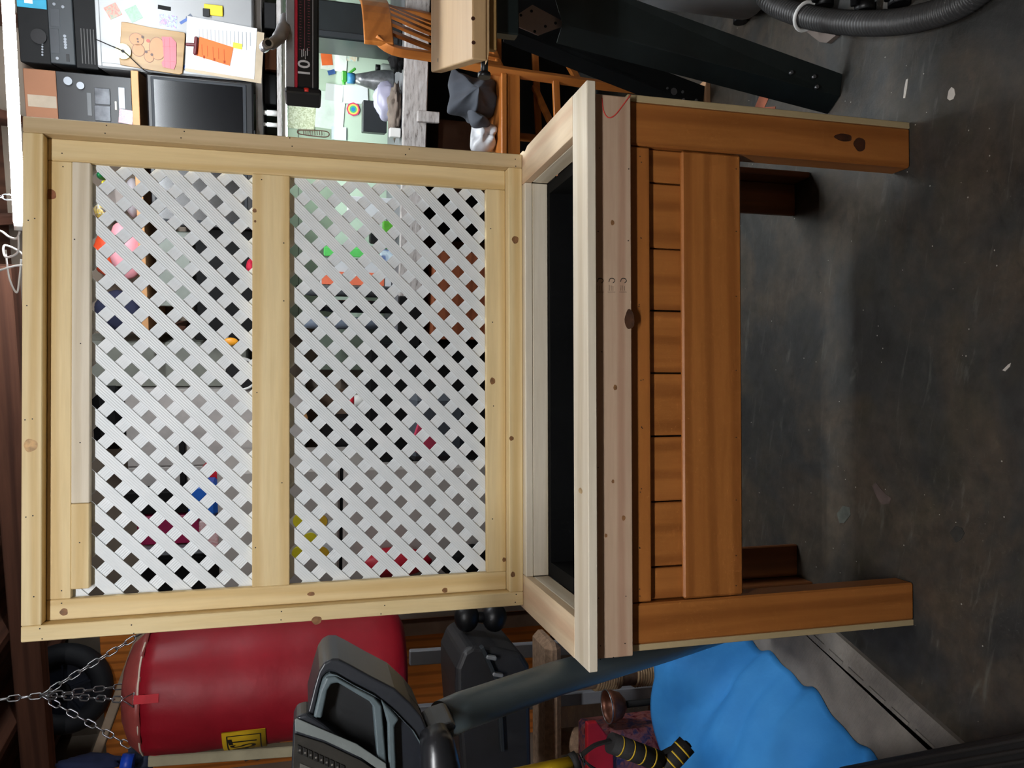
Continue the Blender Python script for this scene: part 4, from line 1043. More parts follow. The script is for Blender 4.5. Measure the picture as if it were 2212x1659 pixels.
# resample evenly and ripple the radius
seg = [0.0]
for i in range(1, len(hp)): seg.append(seg[-1]+(hp[i]-hp[i-1]).length)
N = int(seg[-1]/.0028); path = []; j = 0
for i in range(N+1):
    s_ = seg[-1]*i/N
    while j < len(seg)-2 and seg[j+1] < s_: j += 1
    f = (s_-seg[j])/max(1e-9, seg[j+1]-seg[j]); path.append(hp[j].lerp(hp[j+1], f)); rr.append(.026+.0042*math.cos(i*math.pi/2))
hs = thing('vacuum_hose', 'ribbed dark grey vacuum hose curving over the floor', 'hose', path[N//2])
MB().tube(path, rr, 20).build('ribbed_tube', pm('hose_grey', (62, 62, 62), .45, 0, .1), hs)
c = PZ(1744, 6, .07); dd = (path[60]-path[50]).normalized()
ring = []
u = dd.orthogonal().normalized(); w = dd.cross(u)
cc = min(path, key=lambda p: (p-c).length); i0 = path.index(cc); dd = (path[i0+3]-path[i0-3]).normalized(); u = dd.orthogonal().normalized(); w = dd.cross(u)
rg = MB().tube([cc+(u*math.cos(k*math.pi/10)+w*math.sin(k*math.pi/10))*.036+Vector((.0, -.0, .0)) for k in range(20)], .005, 8, closed=True).build('ring', WHITEPL, hs)
# dark caster legs of a stool beyond the hose
cs = thing('caster_base', 'black caster base partly seen behind the hose at the picture edge', 'casters', (1.05, 1.66, 0))
for x, y in ((1795, 8), (1885, 18), (1960, 4)):
    q = PZ(x, y, .0); MB().cyl(q+Vector((-.012, .0, .024)), q+Vector((.012, .0, .024)), .024, n=16).build('wheel', BLACK, cs)
    MB().tube([q+Vector((0, 0, .05)), Vector((1.2, 1.6, .09))], .012, 8).build('arm', BLACK, cs)
# paint marks on the concrete
def decal(name, px, mat, label, z=.0012):
    pts = [PZ(x, y, 0) for x, y in px]
    o = MB().prism([(p.x, p.y) for p in pts], (0, 0, 0), (1, 0, 0), (0, 1, 0), (0, 0, z)).build(name, mat); return tag(o, label, 'paint mark')
WPNT = pm('dried_white_paint', (206, 200, 190), .7)
decal('paint_spot', [(2048, 206), (2050, 196), (2056, 188), (2062, 192), (2064, 204), (2060, 214), (2052, 217), (2047, 213)], WPNT, 'white paint drop on the concrete in front of the right leg')
decal('paint_streak', [(1952, 212), (1954, 192), (1958, 172), (1962, 170), (1960, 190), (1956, 212)], WPNT, 'thin white paint streak on the concrete near the saw foot')
OPNT = pm('faded_orange_paint', (150, 84, 58), .8, 0, .3, 20)
decal('orange_mark', [(1625, 246), (1640, 210), (1650, 190), (1668, 188), (1664, 206), (1652, 232), (1676, 230), (1672, 252), (1640, 251)], OPNT, 'faded orange paint mark on the floor beside the right leg')
decal('paint_flake', [(2166, 800), (2178, 788), (2184, 784), (2182, 792), (2172, 802)], WPNT, 'curled white paint flake on the dark floor at the bottom edge')
decal('floor_patch', [(1885, 1050), (1893, 1042), (1900, 1052), (1912, 1066), (1926, 1076), (1922, 1088), (1906, 1090), (1896, 1076)], pm('pinkish_patch', (84, 70, 65), .8, 0, .2, 30), 'pinkish worn patch on the floor under the planter front')
decal('floor_chip', [(2052, 1150), (2064, 1136), (2078, 1140), (2084, 1152), (2076, 1166), (2066, 1172), (2058, 1160)], pm('chip_dark', (44, 42, 38), .9, 0, .4, 40), 'dark chipped spot in the concrete floor')
decal('floor_chip', [(1808, 1110), (1822, 1092), (1836, 1096), (1838, 1112), (1824, 1130), (1814, 1130)], pm('chip_grey', (74, 76, 69), .9, 0, .3, 40), 'pale grey rough spot in the concrete floor')
# ================================================================== left side: punching bag
YBg = 2.62
bc = P(600, 1466, YBg); bx_, by_ = bc.x, YBg
zb0, zb1 = P(884, 1466, YBg-.15)[2], P(302, 1478, YBg-.15)[2]
R_ = .187
REDV = None
def vinyl():
    m, nt, b = _new('red_vinyl'); v = _coords(nt, (1, 1, 1), False)
    f = _noise(nt, v, 5, 5); nt.links.new(_ramp(nt, f, [(.3, lin((128, 10, 26))), (.7, lin((150, 16, 34)))]), b.inputs['Base Color'])
    b.inputs['Roughness'].default_value = .5; b.inputs['Specular IOR Level'].default_value = .35; _bump(nt, b, _noise(nt, v, 9, 4), .25, .01)
    return m
REDV = vinyl()
pb = thing('punching_bag', 'red vinyl punching bag with yellow label hanging on four chains', 'punching bag', (bx_, by_, zb0))
H_ = zb1-zb0
def pucker(an, z):
    k = max(0, (z-(zb1-.16))/.16); return 1-.05*k*(.5+.5*math.cos(4*(an-math.radians(-100))))-.012*k*math.sin(17*an)*k
prof = [(0.001, zb0), (R_*.8, zb0+.004), (R_*.95, zb0+.02), (R_, zb0+.05)]+[(R_*(1+.012*math.sin(i*1.7)), zb0+.05+(H_-.09)*i/14) for i in range(1, 15)]+[(R_*.97, zb1)]
MB().lathe(prof, (bx_, by_, 0), 64, pucker).build('body', REDV, pb)
MB().lathe([(R_*.955, zb1-.004), (R_*.93, zb1+.012), (R_*.8, zb1+.04), (R_*.55, zb1+.06), (.001, zb1+.07)], (bx_, by_, 0), 48, lambda an, z: 1-.02*math.sin(13*an)).build('top_cap', pm('dull_red_vinyl', (140, 62, 58), .45, 0, .2), pb)
MB().tube([(bx_+math.cos(k*math.pi/24)*R_*.967*pucker(k*math.pi/24, zb1), by_+math.sin(k*math.pi/24)*R_*.967*pucker(k*math.pi/24, zb1), zb1+.002) for k in range(48)], .003, 6, closed=True).build('piping', pm('cream_piping', (214, 196, 178), .6), pb)
apex = P(88, 1503, YBg)
STRAP = pm('red_webbing', (186, 26, 40), .7)
for k, an in enumerate((math.radians(-78), math.radians(12), math.radians(102), math.radians(192))):
    dx, dy = math.cos(an), math.sin(an); rr_ = R_*pucker(an, zb1)
    a_ = Vector((bx_+dx*(rr_+.003), by_+dy*(rr_+.003), zb1-.055)); b_ = Vector((bx_+dx*(rr_*.965+.003), by_+dy*(rr_*.965+.003), zb1+.012))
    tn = Vector((-dy, dx, 0))
    sweep([a_, (a_+b_)/2+Vector((dx, dy, 0))*.004, b_], .024, .003, (dx, dy, .1)).build('strap', STRAP, pb)
    tip = b_+(apex-b_).normalized()*.042
    MB().tube([b_+tn*.019, b_-tn*.019, tip], .0025, 6, closed=True).build('ring', CHROME, pb)
    chain(tip, apex, pb, .034, .016, .0023)
chain(apex, (apex.x, apex.y, 2.61), pb, .034, .016, .0023)
# label wrapped on the bag with lettering
zl1, zl0 = P(482, 1560, YBg-.12)[2], P(575, 1560, YBg-.12)[2]
def wrap(u, z, dr): return (bx_+(R_*1.014+dr)*math.cos(u), by_+(R_*1.014+dr)*math.sin(u), z)
u0, u1 = math.radians(-90-26), math.radians(-90-118)
t = MB(); nA = 20
for k in range(nA+1):
    u = u0+(u1-u0)*k/nA
    for z, dr in ((zl0, 0), (zl1, 0), (zl1, .003), (zl0, .003)): t.v.append(Vector(wrap(u, z, dr)))
for k in range(nA):
    for j in range(4):
        a_, b_ = k*4+j, k*4+(j+1) % 4; t.f.append([a_, a_+4, b_+4, b_]); t.sm.append(j in (0, 2))
lab = t.build('label', pm('label_yellow', (214, 172, 30), .5), pb)
LB = pm('label_black', (30, 26, 22), .5)
def band(ua, ub, za, zb_):
    t = MB(); n = 16
    for k in range(n+1):
        u = ua+(ub-ua)*k/n; t.v += [Vector(wrap(u, za, .0037)), Vector(wrap(u, zb_, .0037))]
    for k in range(n): t.f.append([2*k, 2*k+2, 2*k+3, 2*k+1][::1]); t.sm.append(True)
    return t
hL = zl1-zl0
for za, zb_ in ((zl0+hL*.10, zl0+hL*.13), (zl0+hL*.87, zl0+hL*.90)): band(u0-.09, u1+.09, za, zb_).build('border', LB, lab)
band(u0-.075, u0-.095, zl0+hL*.10, zl0+hL*.90).build('border', LB, lab)
vs, fs = text_mesh('EVERLAST', 1.0, .008)
wx0, wx1 = min(v.x for v in vs), max(v.x for v in vs)
t = MB()
for v in vs:
    f = (v.x-wx0)/(wx1-wx0); u = (u1+.16)+((u0-.16)-(u1+.16))*f
    env = .42+.3*abs(f-.5)*2
    t.v.append(Vector(wrap(u, (zl0+zl1)/2+(v.y)*hL*env/.72, .0039)))
t.f = [f for f in fs]; t.sm = [False]*len(fs)
t.build('lettering', LB, lab)

# ------------------------------------------------------------------ behind the bag
ORG = wood('orange_ply', (222, 126, 48), (236, 146, 66), 'z', .6, (150, 80, 32))
dn = struct(MB().cbox((LP(700, 1780, .3)[0], .3, 0), (LP(700, 1330, .3)[0], .335, LP(228, 1600, .3)[2]), .003).build('door_1', ORG, None, 'r'))
struct(MB().cbox((LP(1000, 1362, .27)[0], .255, 0), (LP(1000, 1335, .27)[0], .2995, LP(228, 1600, .3)[2]-.2), .003).build('trim_2', pm('beige_trim', (176, 150, 132), .7), None, 'r'))
cl_ = LP(138, 1488, .25); c = r2w(cl_); rw = .215
wh = thing('spare_wheel', 'dark wheel hanging high on the wall behind the punching bag', 'wheel', c)
MB().tube([(c.x+math.cos(k*math.pi/20)*rw*.8, c.y, c.z+math.sin(k*math.pi/20)*rw*.8) for k in range(40)], rw*.24, 12, closed=True).build('tyre', pm('tyre_black', (24, 26, 32), .7), wh)
MB().cyl((c.x, c.y-.01, c.z), (c.x, c.y+.03, c.z), rw*.66, n=32).build('rim', pm('wheel_navy', (34, 38, 50), .4, .3), wh)
MB().cyl((c.x, c.y-.03, c.z), (c.x, c.y-.0105, c.z), rw*.16, n=16).build('hub', BLACK, wh)
for k in range(5):
    a_ = k*math.pi*.4; MB().obox((c.x+math.cos(a_)*rw*.18, c.y-.014, c.z+math.sin(a_)*rw*.18), (c.x+math.cos(a_)*rw*.62, c.y-.014, c.z+math.sin(a_)*rw*.62), .01, .03, (0, 1, 0)).build('spoke', pm('wheel_navy', (34, 38, 50), .4, .3), wh)
o = MB().obox(P(312, 1352, 3.05), P(196, 1665, 3.05), .03, .05, (0, 1, 0), .003).build('slanted_board', pm('beige_board', (158, 138, 116), .7)); tag(o, 'beige board slanting behind the punching bag chains', 'board')
GMET = pm('galvanised_grey', (150, 152, 158), .45, .3, .08)
for (a_, b_, w_, lb) in (((318, 1590, 2.9), (700, 1556, 2.9), .05, 'light grey metal rail standing left of the punching bag'), ((884, 1420, 2.95), (1320, 1392, 2.95), .055, 'light grey metal rail standing below the punching bag')):
    p0, p1 = P(*a_), P(*b_); p1 = p0+(p1-p0)*(p0.z/(p0.z-p1.z))
    o = thing('metal_rail', lb, 'rail', p1)
    MB().obox(p0, p1, .03, w_, (1, 0, 0), .004).build('channel', GMET, o)
    if a_[0] < 400: MB().obox(p0+Vector((0, 0, .035)), p0+Vector((0, 0, .0005)), .032, .05, (1, 0, 0), .003).build('end_cap', DGREY, o)
# twin black knobs against the rail
q = P(1040, 1335, 2.6)
bn = thing('dumbbell', 'small black dumbbell-shaped pair of knobs beside the left frame strip', 'dumbbell', q)
for x in (1008, 1068): MB().ball(P(x, 1333, 2.6), (.05, .04, .042), 16, 10).build('knob', BLACK, bn)
MB().cyl(P(1008, 1333, 2.6), P(1068, 1333, 2.6), .018, n=10).build('bar', BLACK, bn)
# shelf edge with bundles at the far left
o = MB().obox(P(322, 1640, 2.7), P(640, 1618, 2.7), .04, .035, (1, 0, 0), .003).build('shelf_post', pm('pale_post', (170, 160, 130), .7)); tag(o, 'pale wooden post left of the punching bag', 'post')
for k, (x, y, rx, rz, col, lb) in enumerate(((400, 1616, .04, .08, (24, 22, 24), 'black bundle beside the pale post, upper one'), (545, 1610, .04, .09, (60, 46, 44), 'dark brown bundle beside the pale post'), (190, 1652, .028, .10, (22, 34, 70), 'dark blue bag hanging left of the wheel'), (300, 1642, .045, .05, (40, 48, 70), 'blue and silver bundle above the pale post'))):
    o = lump('bundle', P(x, y, 2.85), (rx, .05, rz), pm('bundle_%d' % k, col, .8, 0, .3, 18), None, 'w', k+11, .3, 2.2); tag(o, lb, 'bundle')
o = MB().cyl(P(262, 1650, 2.75), P(288, 1650, 2.75), .03, n=14).build('blue_clip', pm('clip_blue', (24, 70, 190), .4)); tag(o, 'bright blue band on the hanging blue bag', 'clip')

# ------------------------------------------------------------------ hard black case, cat tree, bowl, toy crate
bcx = thing('black_case', 'hard black carrying case with latches behind the treadmill arm', 'case', P(1140, 1500, 2.5))
pts = [P(x, y, 2.45) for x, y in ((985, 1445), (1000, 1408), (1020, 1396), (1075, 1400), (1128, 1412), (1145, 1440), (1150, 1700), (1000, 1700), (985, 1500))]
MB().prism([(p.x, p.z) for p in pts], (0, 2.45, 0), (1, 0, 0), (0, 0, 1), (0, .3, 0)).build('shell', pm('case_black', (34, 34, 36), .45, 0, .15), bcx, bevel=.02)
sweep([P(1040, 1396, 2.44), P(1060, 1440, 2.44), P(1076, 1480, 2.44), P(1084, 1620, 2.44)], .012, .03, (0, 1, 0)).build('seam_strip', DGREY, bcx, bevel=.002)
for x, y in ((1056, 1418), (1070, 1455)): MB().obox(P(x-6, y, 2.427), P(x+16, y+4, 2.427), .012, .02, (0, 1, 0), .003).build('latch', GREY, bcx)
ct = thing('cat_tree', 'tan carpeted cat tree with worn rope-wrapped post behind the planter', 'cat tree', (P(1420, 1445, 2.68).x, 2.78, 0))
CARP = pm('tan_carpet', (150, 122, 98), .95, 0, .3, 60, .6)
ROPE = pm('sisal_rope', (168, 140, 106), .9, 0, .2, 60)
pz = P(1192, 1500, 2.68)[2]
xa, xb = P(1190, 1700, 2.68).x, P(1165, 1390, 2.68).x
MB().cbox((xa, 2.66, pz-.035), (xb, 2.86, pz+.025), .022).build('platform', CARP, ct)
pt_, pb_ = P(1205, 1466, 2.76), P(1470, 1440, 2.76)
pt_.z = pz-.036
MB().cyl(pt_, (pb_.x, pb_.y, .04), .048, n=20).build('post', pm('worn_post', (120, 98, 80), .95, 0, .35, 30), ct)
dv = Vector((pb_.x, pb_.y, .04))-pt_
for k in range(30):
    f = .34+.022*k
    if 10 <= k <= 15 or f > .98: continue
    c = pt_+dv*f
    MB().tube([c+Vector((math.cos(a_*math.pi/9)*.052, math.sin(a_*math.pi/9)*.052, .004*math.sin(a_*math.pi/9))) for a_ in range(18)], .0058, 6, closed=True).build('rope_turn', ROPE, ct)
MB().cbox((xa, 2.66, 0), (xb-.02, 2.875, .04), .008).build('base', CARP, ct)
MB().cyl((xa+.1, 2.8, .041), (xa+.1, 2.8, pz-.036), .045, n=16).build('post', CARP, ct)
q = P(1350, 1522, 2.52)
bw = thing('metal_bowl', 'small rust-brown metal bowl standing beside the rope post', 'bowl', q)
q = P(1350, 1522, 2.52); bw.location = q; ORIG[bw] = q.copy()
MB().lathe([(.001, 0), (.022, .002), (.043, .02), (.053, .05), (.055, .066), (.052, .066), (.05, .05), (.04, .022), (.02, .006), (.001, .005)], q, 28).build('bowl', pm('rusty_steel', (110, 66, 48), .4, .5, .4, 40), bw)
MB().tube([(q.x+math.cos(k*math.pi/14)*.0545, q.y+math.sin(k*math.pi/14)*.0545, q.z+.066) for k in range(28)], .0022, 6, closed=True).build('rolled_rim', CHROME, bw)
MB().cyl((q.x, q.y, .0), (q.x, q.y, q.z-.0005), .012, n=10).build('stand', BLACKM, bw)
rc = thing('toy_crate', 'red plastic crate with a colourful printed panel below the black case', 'crate', (P(1340, 1640, 2.47).x, 2.5, 0))
s0, s1, z0, z1 = WB(1268, 1420, 1568, 1720, 2.47)
RP = pm('red_crate', (190, 30, 44), .45)
pts = [P(x, y, 2.45) for x, y in ((1268, 1562), (1290, 1560), (1325, 1605), (1328, 1720), (1268, 1720))]
MB().cbox((s0, 2.475, 0), (s1-.02, 2.62, z1-.02), .01).build('body', photo_mat('crate_print', [(40, 22, 44), (96, 26, 40), (150, 90, 84), (40, 50, 90), (84, 28, 42)], 26), rc)
MB().prism([(p.x, p.z) for p in pts], (0, 2.449, 0), (1, 0, 0), (0, 0, 1), (0, .024, 0)).build('lid_edge', RP, rc, bevel=.006)

# ------------------------------------------------------------------ treadmill
tm = thing('treadmill', 'dark grey treadmill with console, looped handle and slanted upright beside the planter', 'treadmill', (-.9, 1.6, 0))
TMG = pm('treadmill_charcoal', (38, 41, 46), .4, 0, .06)
TMG2 = pm('treadmill_slate', (84, 96, 100), .4, 0, .05)
YC = 1.36
def cp(x, y, dy=0.0): return P(x, y, YC+dy)
def plate(px, y0, y1, mat, nm, bev=.008, holes=None):
    pts = [P(x, y, YC) for x, y in px]
    return MB().prism([(p.x, p.z) for p in pts], (0, YC+y0, 0), (1, 0, 0), (0, 0, 1), (0, y1-y0, 0)).build(nm, mat, tm, bevel=bev)
def arch(outer, inner, y0, y1, mat, nm, bev=.006):
    """arched band between two outlines, y0..y1 deep"""
    n = len(outer); t = MB()
    for px in (outer, inner):
        for yy in (y0, y1):
            t.v += [Vector((P(x, y, YC).x, YC+yy, P(x, y, YC).z)) for x, y in px]
    oF, oB, iF, iB = 0, n, 2*n, 3*n
    for k in range(n-1):
        for a_, b_ in ((oF, iF), (iB, oB), (oB, oF), (iF, iB)):
            t.f.append([a_+k, a_+k+1, b_+k+1, b_+k]); t.sm.append(False)
    t.f += [[oF, iF, iB, oB], [oF+n-1, oB+n-1, iB+n-1, iF+n-1]]; t.sm += [False, False]
    o = t.build(nm, mat, tm, bevel=bev)
    bm = bmesh.new(); bm.from_mesh(o.data); bmesh.ops.recalc_face_normals(bm, faces=bm.faces); bm.to_mesh(o.data); bm.free()
    return o
OUTL = [(664, 1545), (678, 1488), (690, 1448), (700, 1432), (714, 1424), (732, 1424), (756, 1436), (799, 1460), (853, 1488), (889, 1521), (911, 1548), (926, 1584)]
INL = [(676, 1547), (690, 1484), (696, 1464), (704, 1455), (712, 1451), (727, 1455), (763, 1476), (808, 1499), (845, 1528), (868, 1552), (886, 1570), (906, 1604)]
arch(OUTL, INL, 0, .14, TMG, 'handle_loop', .007)
arch([(x+1, y+2) for x, y in INL], [(x+7, y+7) for x, y in INL], -.004, .06, TMG2, 'loop_liner', .003)
arch([(677, 1546), (691, 1488), (704, 1460), (724, 1458), (763, 1480), (808, 1503), (824, 1522), (836, 1665)], [(695, 1548), (707, 1488), (716, 1474), (730, 1472), (763, 1492), (797, 1512), (805, 1524), (816, 1660)], -.008, .05, TMG2, 'tray_frame', .004)
plate([(822, 1508), (845, 1532), (862, 1552), (852, 1566), (858, 1720), (840, 1720), (836, 1560)], -.006, .05, TMG2, 'tray_strut', .004)
plate([(x_+4, y_+4) for x_, y_ in OUTL]+[(930, 1720), (668, 1720)], .045, .055, pm('tray_black', (20, 22, 24), .5), 'back_shell', .002)
plate([(676, 1556), (698, 1478), (716, 1460), (735, 1463), (802, 1500), (818, 1520), (832, 1690), (700, 1640)], .02, .05, pm('tray_black', (20, 22, 24), .5), 'tray_floor', .004)
plate([(838, 1530), (868, 1550), (890, 1572), (914, 1606), (920, 1720), (840, 1720)], .01, .04, pm('tray_navy', (24, 28, 36), .5), 'cup_recess', .004)
plate([(628, 1700), (634, 1560), (642, 1542), (664, 1536), (700, 1560), (850, 1690), (850, 1720)], -.01, .05, TMG, 'console_body', .006)
plate([(637, 1548), (642, 1545), (690, 1566), (770, 1600), (832, 1642), (835, 1668), (780, 1630), (700, 1592), (638, 1572)], -.0135, -.0105, pm('console_silver', (112, 118, 116), .4, .1), 'silver_band', .001)
plate([(636, 1578), (700, 1598), (780, 1636), (838, 1676), (838, 1720), (628, 1720)], -.0135, -.0105, pm('console_face', (44, 42, 38), .4), 'console_face', .001)
for i in range(9):
    x, y = 643+i*11.5, 1600+i*5.2
    pts = [P(a_, b_, YC) for a_, b_ in ((x, y), (x+9, y+4), (x+9, y+22), (x, y+18))]
    MB().prism([(p.x, p.z) for p in pts], (0, YC-.0155, 0), (1, 0, 0), (0, 0, 1), (0, .0018, 0)).build('button', pm('console_key', (26, 25, 24), .4), tm, bevel=.0006)
    p = P(x+4.5, y+12, YC); MB().box((p.x-.0015, YC-.0158, p.z-.0015), (p.x+.0015, YC-.0156, p.z+.0015)).build('key_mark', pm('key_print', (96, 92, 86), .5), tm)
plate([(648, 1640), (700, 1662), (700, 1720), (648, 1720)], -.0145, -.0136, pm('lcd_frame', (86, 84, 78), .4), 'display', .0005)
MB().tube([cp(935, 1578, .0), cp(945, 1610, -.02), cp(952, 1660, -.03), cp(958, 1730, -.03)], [.024, .03, .034, .036], 18).build('grip', pm('grip_black', (30, 31, 34), .3), tm)
plate([(926, 1584), (945, 1572), (980, 1560), (990, 1575), (950, 1600), (920, 1604)], .0, .10, TMG, 'joint_cover', .01)
up = [P(955, 1556, 1.47), P(1000, 1535, 1.50), P(1200, 1466, 1.63), P(1440, 1396, 1.80)]
dirn = (up[-1]-up[1]); k = (up[-1].z-.11)/-(dirn.z); base_pt = up[-1]+dirn*k
MB().tube(up+[base_pt], .036, 20).build('upright', TMG2, tm)
# the foot the upright stands in, and the ridged running deck in the foreground
MB().cbox((base_pt.x-.05, base_pt.y-.06, .0), (base_pt.x+.04, base_pt.y+.12, .13), .015).build('foot', BLACK, tm)
E1, E2 = PZ(1800, 1659, .2), PZ(2212, 1579, .2)
d_ = (E2-E1).normalized(); n_ = Vector((d_.y, -d_.x, 0)); n_ = -n_ if n_.x > 0 else n_
E2 = E2+d_*.25
MB().prism([(E1.x, E1.y), (E2.x, E2.y), ((E2+n_*.4).x, (E2+n_*.4).y), ((E1+n_*.4).x, (E1+n_*.4).y)], (0, 0, .12), (1, 0, 0), (0, 1, 0), (0, 0, .08)).build('deck', pm('deck_black', (10, 10, 11), .6), tm, bevel=.012)
for k_ in (.25, .8):
    c_ = E1.lerp(E2, k_)+n_*.2; MB().cbox((c_.x-.04, c_.y-.04, 0), (c_.x+.04, c_.y+.04, .1205), .006).build('deck_foot', BLACK, tm)
for i in range(4):
    o_ = n_*(.012+.016*i)
    MB().obox(E1+o_+Vector((0, 0, .002)), E2+o_+Vector((0, 0, .002)), .008, .006, (0, 0, 1), .002).build('ridge', pm('deck_ridge', (24, 22, 21), .6), tm)

# ------------------------------------------------------------------ resistance handles
FOAM = pm('black_foam', (26, 25, 26), .8, 0, .2, 60)
YS = pm('yellow_stripe', (206, 170, 40), .6)
rb_ = thing('resistance_band', 'black foam exercise handles with thin yellow stripes beside the blue tarp', 'exercise band', P(1400, 1640, 1.5))
for a_, b_ in (((1318, 1604), (1424, 1644)), ((1484, 1608), (1425, 1672))):
    p0, p1 = P(*a_, 1.5), P(*b_, 1.5)
    MB().cyl(p0, p1, .0205, n=16).build('foam_grip', FOAM, rb_)
    for k in (.18, .4, .62, .84):
        c = p0.lerp(p1, k); e_ = (p1-p0).normalized()*.0016; MB().cyl(c-e_, c+e_, .0209, n=16).build('stripe', YS, rb_)
STR = pm('black_strap', (18, 17, 17), .8)
for path_ in ([(1255, 1632), (1285, 1610), (1320, 1600)], [(1410, 1640), (1440, 1622), (1480, 1604), (1490, 1612)], [(1255, 1632), (1275, 1655), (1320, 1680)]):
    sweep(smooth_path([P(x, y, 1.5) for x, y in path_], 5), .004, .012, (0, 1, 0)).build('strap', STR, rb_)
MB().tube([P(1252, 1628, 1.5), P(1258, 1640, 1.495), P(1262, 1652, 1.5)], .003, 6).build('d_ring', CHROME, rb_)
MB().cyl(P(1248, 1640, 1.5), P(1235, 1647, 1.5), .018, n=14).build('end_plug', STR, rb_)
MB().tube([P(1234, 1648, 1.5), P(1140, 1668, 1.5), P(1040, 1690, 1.46), cp(960, 1728, -.01)], .013, 14).build('yellow_tube', pm('rod_yellow', (214, 178, 30), .4), rb_)

# ------------------------------------------------------------------ foam floor mat in interlocking pieces
def mat_mat():
    m, nt, b = _new('grey_foam_plate'); v = _coords(nt, (1, 1, 1), False)
    br = nt.nodes.new('ShaderNodeTexBrick'); mp = nt.nodes.new('ShaderNodeMapping'); mp.inputs['Rotation'].default_value = (0, 0, .6); nt.links.new(v, mp.inputs['Vector'])
    nt.links.new(mp.outputs[0], br.inputs['Vector']); br.inputs['Scale'].default_value = 26; br.inputs['Mortar Size'].default_value = .03; br.offset = .5
    f = _noise(nt, v, 7, 5)
    nt.links.new(_ramp(nt, f, [(.3, lin((104, 98, 92))), (.7, lin((146, 138, 128)))]), b.inputs['Base Color']); b.inputs['Roughness'].default_value = .75
    _bump(nt, b, br.outputs['Fac'], .5, .004)
    return m
FOAMM = mat_mat()
e0, e1 = PZ(1812, 1365, 0), PZ(2080, 1600, 0)
dv = (e1-e0).normalized(); nv = Vector((dv.y, -dv.x, 0)); nv = -nv if nv.x > 0 else nv
def mp(a_, b_): p = e0+dv*a_+nv*b_; return (p.x, p.y)
joint = []
s_ = -.62
while s_ < .62:
    joint += [(s_, .055), (s_+.03, .055), (s_+.024, .075), (s_+.056, .075), (s_+.05, .055)]; s_ += .08
mt_ = thing('floor_mat', 'grey interlocking foam floor mat under the blue tarp', 'mat', (e0.x, e0.y, 0))
TH = .012
MB().prism([mp(-.62, 0), mp(.62, 0)]+[mp(*p) for p in joint[::-1]], (0, 0, 0), (1, 0, 0), (0, 1, 0), (0, 0, TH)).build('edge_strip', FOAMM, mt_)
MB().prism([mp(a_, b_+.003) for a_, b_ in joint]+[mp(.62, .75), mp(-.62, .75)], (0, 0, 0), (1, 0, 0), (0, 1, 0), (0, 0, TH)).build('mat_tile', FOAMM, mt_)

# ------------------------------------------------------------------ blue tarp over a low heap
def tarp_mat():
    m, nt, b = _new('blue_tarp'); v = _coords(nt, (1, 1, 1), False)
    f = _noise(nt, v, 4, 4); nt.links.new(_ramp(nt, f, [(.3, lin((46, 130, 206))), (.7, lin((68, 154, 226)))]), b.inputs['Base Color'])
    b.inputs['Roughness'].default_value = .7; b.inputs['Specular IOR Level'].default_value = .25
    _bump(nt, b, _noise(nt, v, 14, 4), .2, .01)
    return m
EP = [(2.46, -.80), (2.30, -.805), (2.2, -.815), (2.05, -.835), (1.9, -.86), (1.78, -.905), (1.66, -.94), (1.55, -.985), (1.45, -1.03)]
def xe(Y):
    for (ya, xa_), (yb, xb_) in zip(EP, EP[1:]):
        if yb <= Y <= ya: k = (Y-yb)/(ya-yb); return xb_+(xa_-xb_)*k
    return EP[-1][1]
t = MB(); NY, NX = 70, 60
for i in range(NY+1):
    Y = 1.60+(2.43-1.60)*min(i, NY-1)/(NY-1)+(.008 if i == NY else 0); x_e = xe(Y)+.008*math.sin(Y*31)+.006*math.sin(Y*57+1)
    for j in range(NX+1):
        f = j/NX; d = f*.72; x = x_e-d
        fr_ = min(1, max(0, (Y-1.42)/.55)); fr_ = fr_*fr_*(3-2*fr_)
        bk = 0.0 if i == NY else 1.0; Lr = .05+.17*(1-min(1, max(0, (Y-1.75)/.6)))
        hgt = .10+.12*fr_
        rise = 1-math.exp(-(d/Lr)**1.1)
        fold = (.034*(abs(math.sin(6.5*(Y+.75*x)+1.5*noise.noise(Vector((x*3, Y*3, 7)))))-.55)+.020*(abs(math.sin(15*(Y+.35*x)+2.2*noise.noise(Vector((x*4, Y*4, 1)))))-.5))*min(1, d/.10)+.02*noise.noise(Vector((x*5, Y*5, 3)))*min(1, d/.1)
        z = .014+(hgt*rise+fold)*bk
        if d < .03: z = max(z, .014+.012*math.sin(d/.03*math.pi))
        t.v.append(Vector((x, Y, max(.0138, z))))
for i in range(NY):
    for j in range(NX):
        a_ = i*(NX+1)+j; t.f.append([a_, a_+1, a_+NX+2, a_+NX+1]); t.sm.append(True)
tp = t.build('blue_tarp', tarp_mat(), solid=.003); tag(tp, 'bright blue tarp draped over a low heap by the left leg', 'tarp')
# ================================================================== seen through the lattice (room frame)
def rlump(nm, px, q, mat, lb, cat, seed=1, amp=.22, fq=2.0, th=.07):
    s0, s1, z0, z1 = RB(*px, q)
    o = lump(nm, ((s0+s1)/2, q+th, (z0+z1)/2), ((s1-s0)/2, th, (z1-z0)/2), mat, None, 'r', seed, amp, fq); return tag(o, lb, cat)
def rtagbox(nm, px, q, d, mat, lb, cat, c=.004):
    return tag(rbox(nm, px, q, d, mat, None, c), lb, cat)
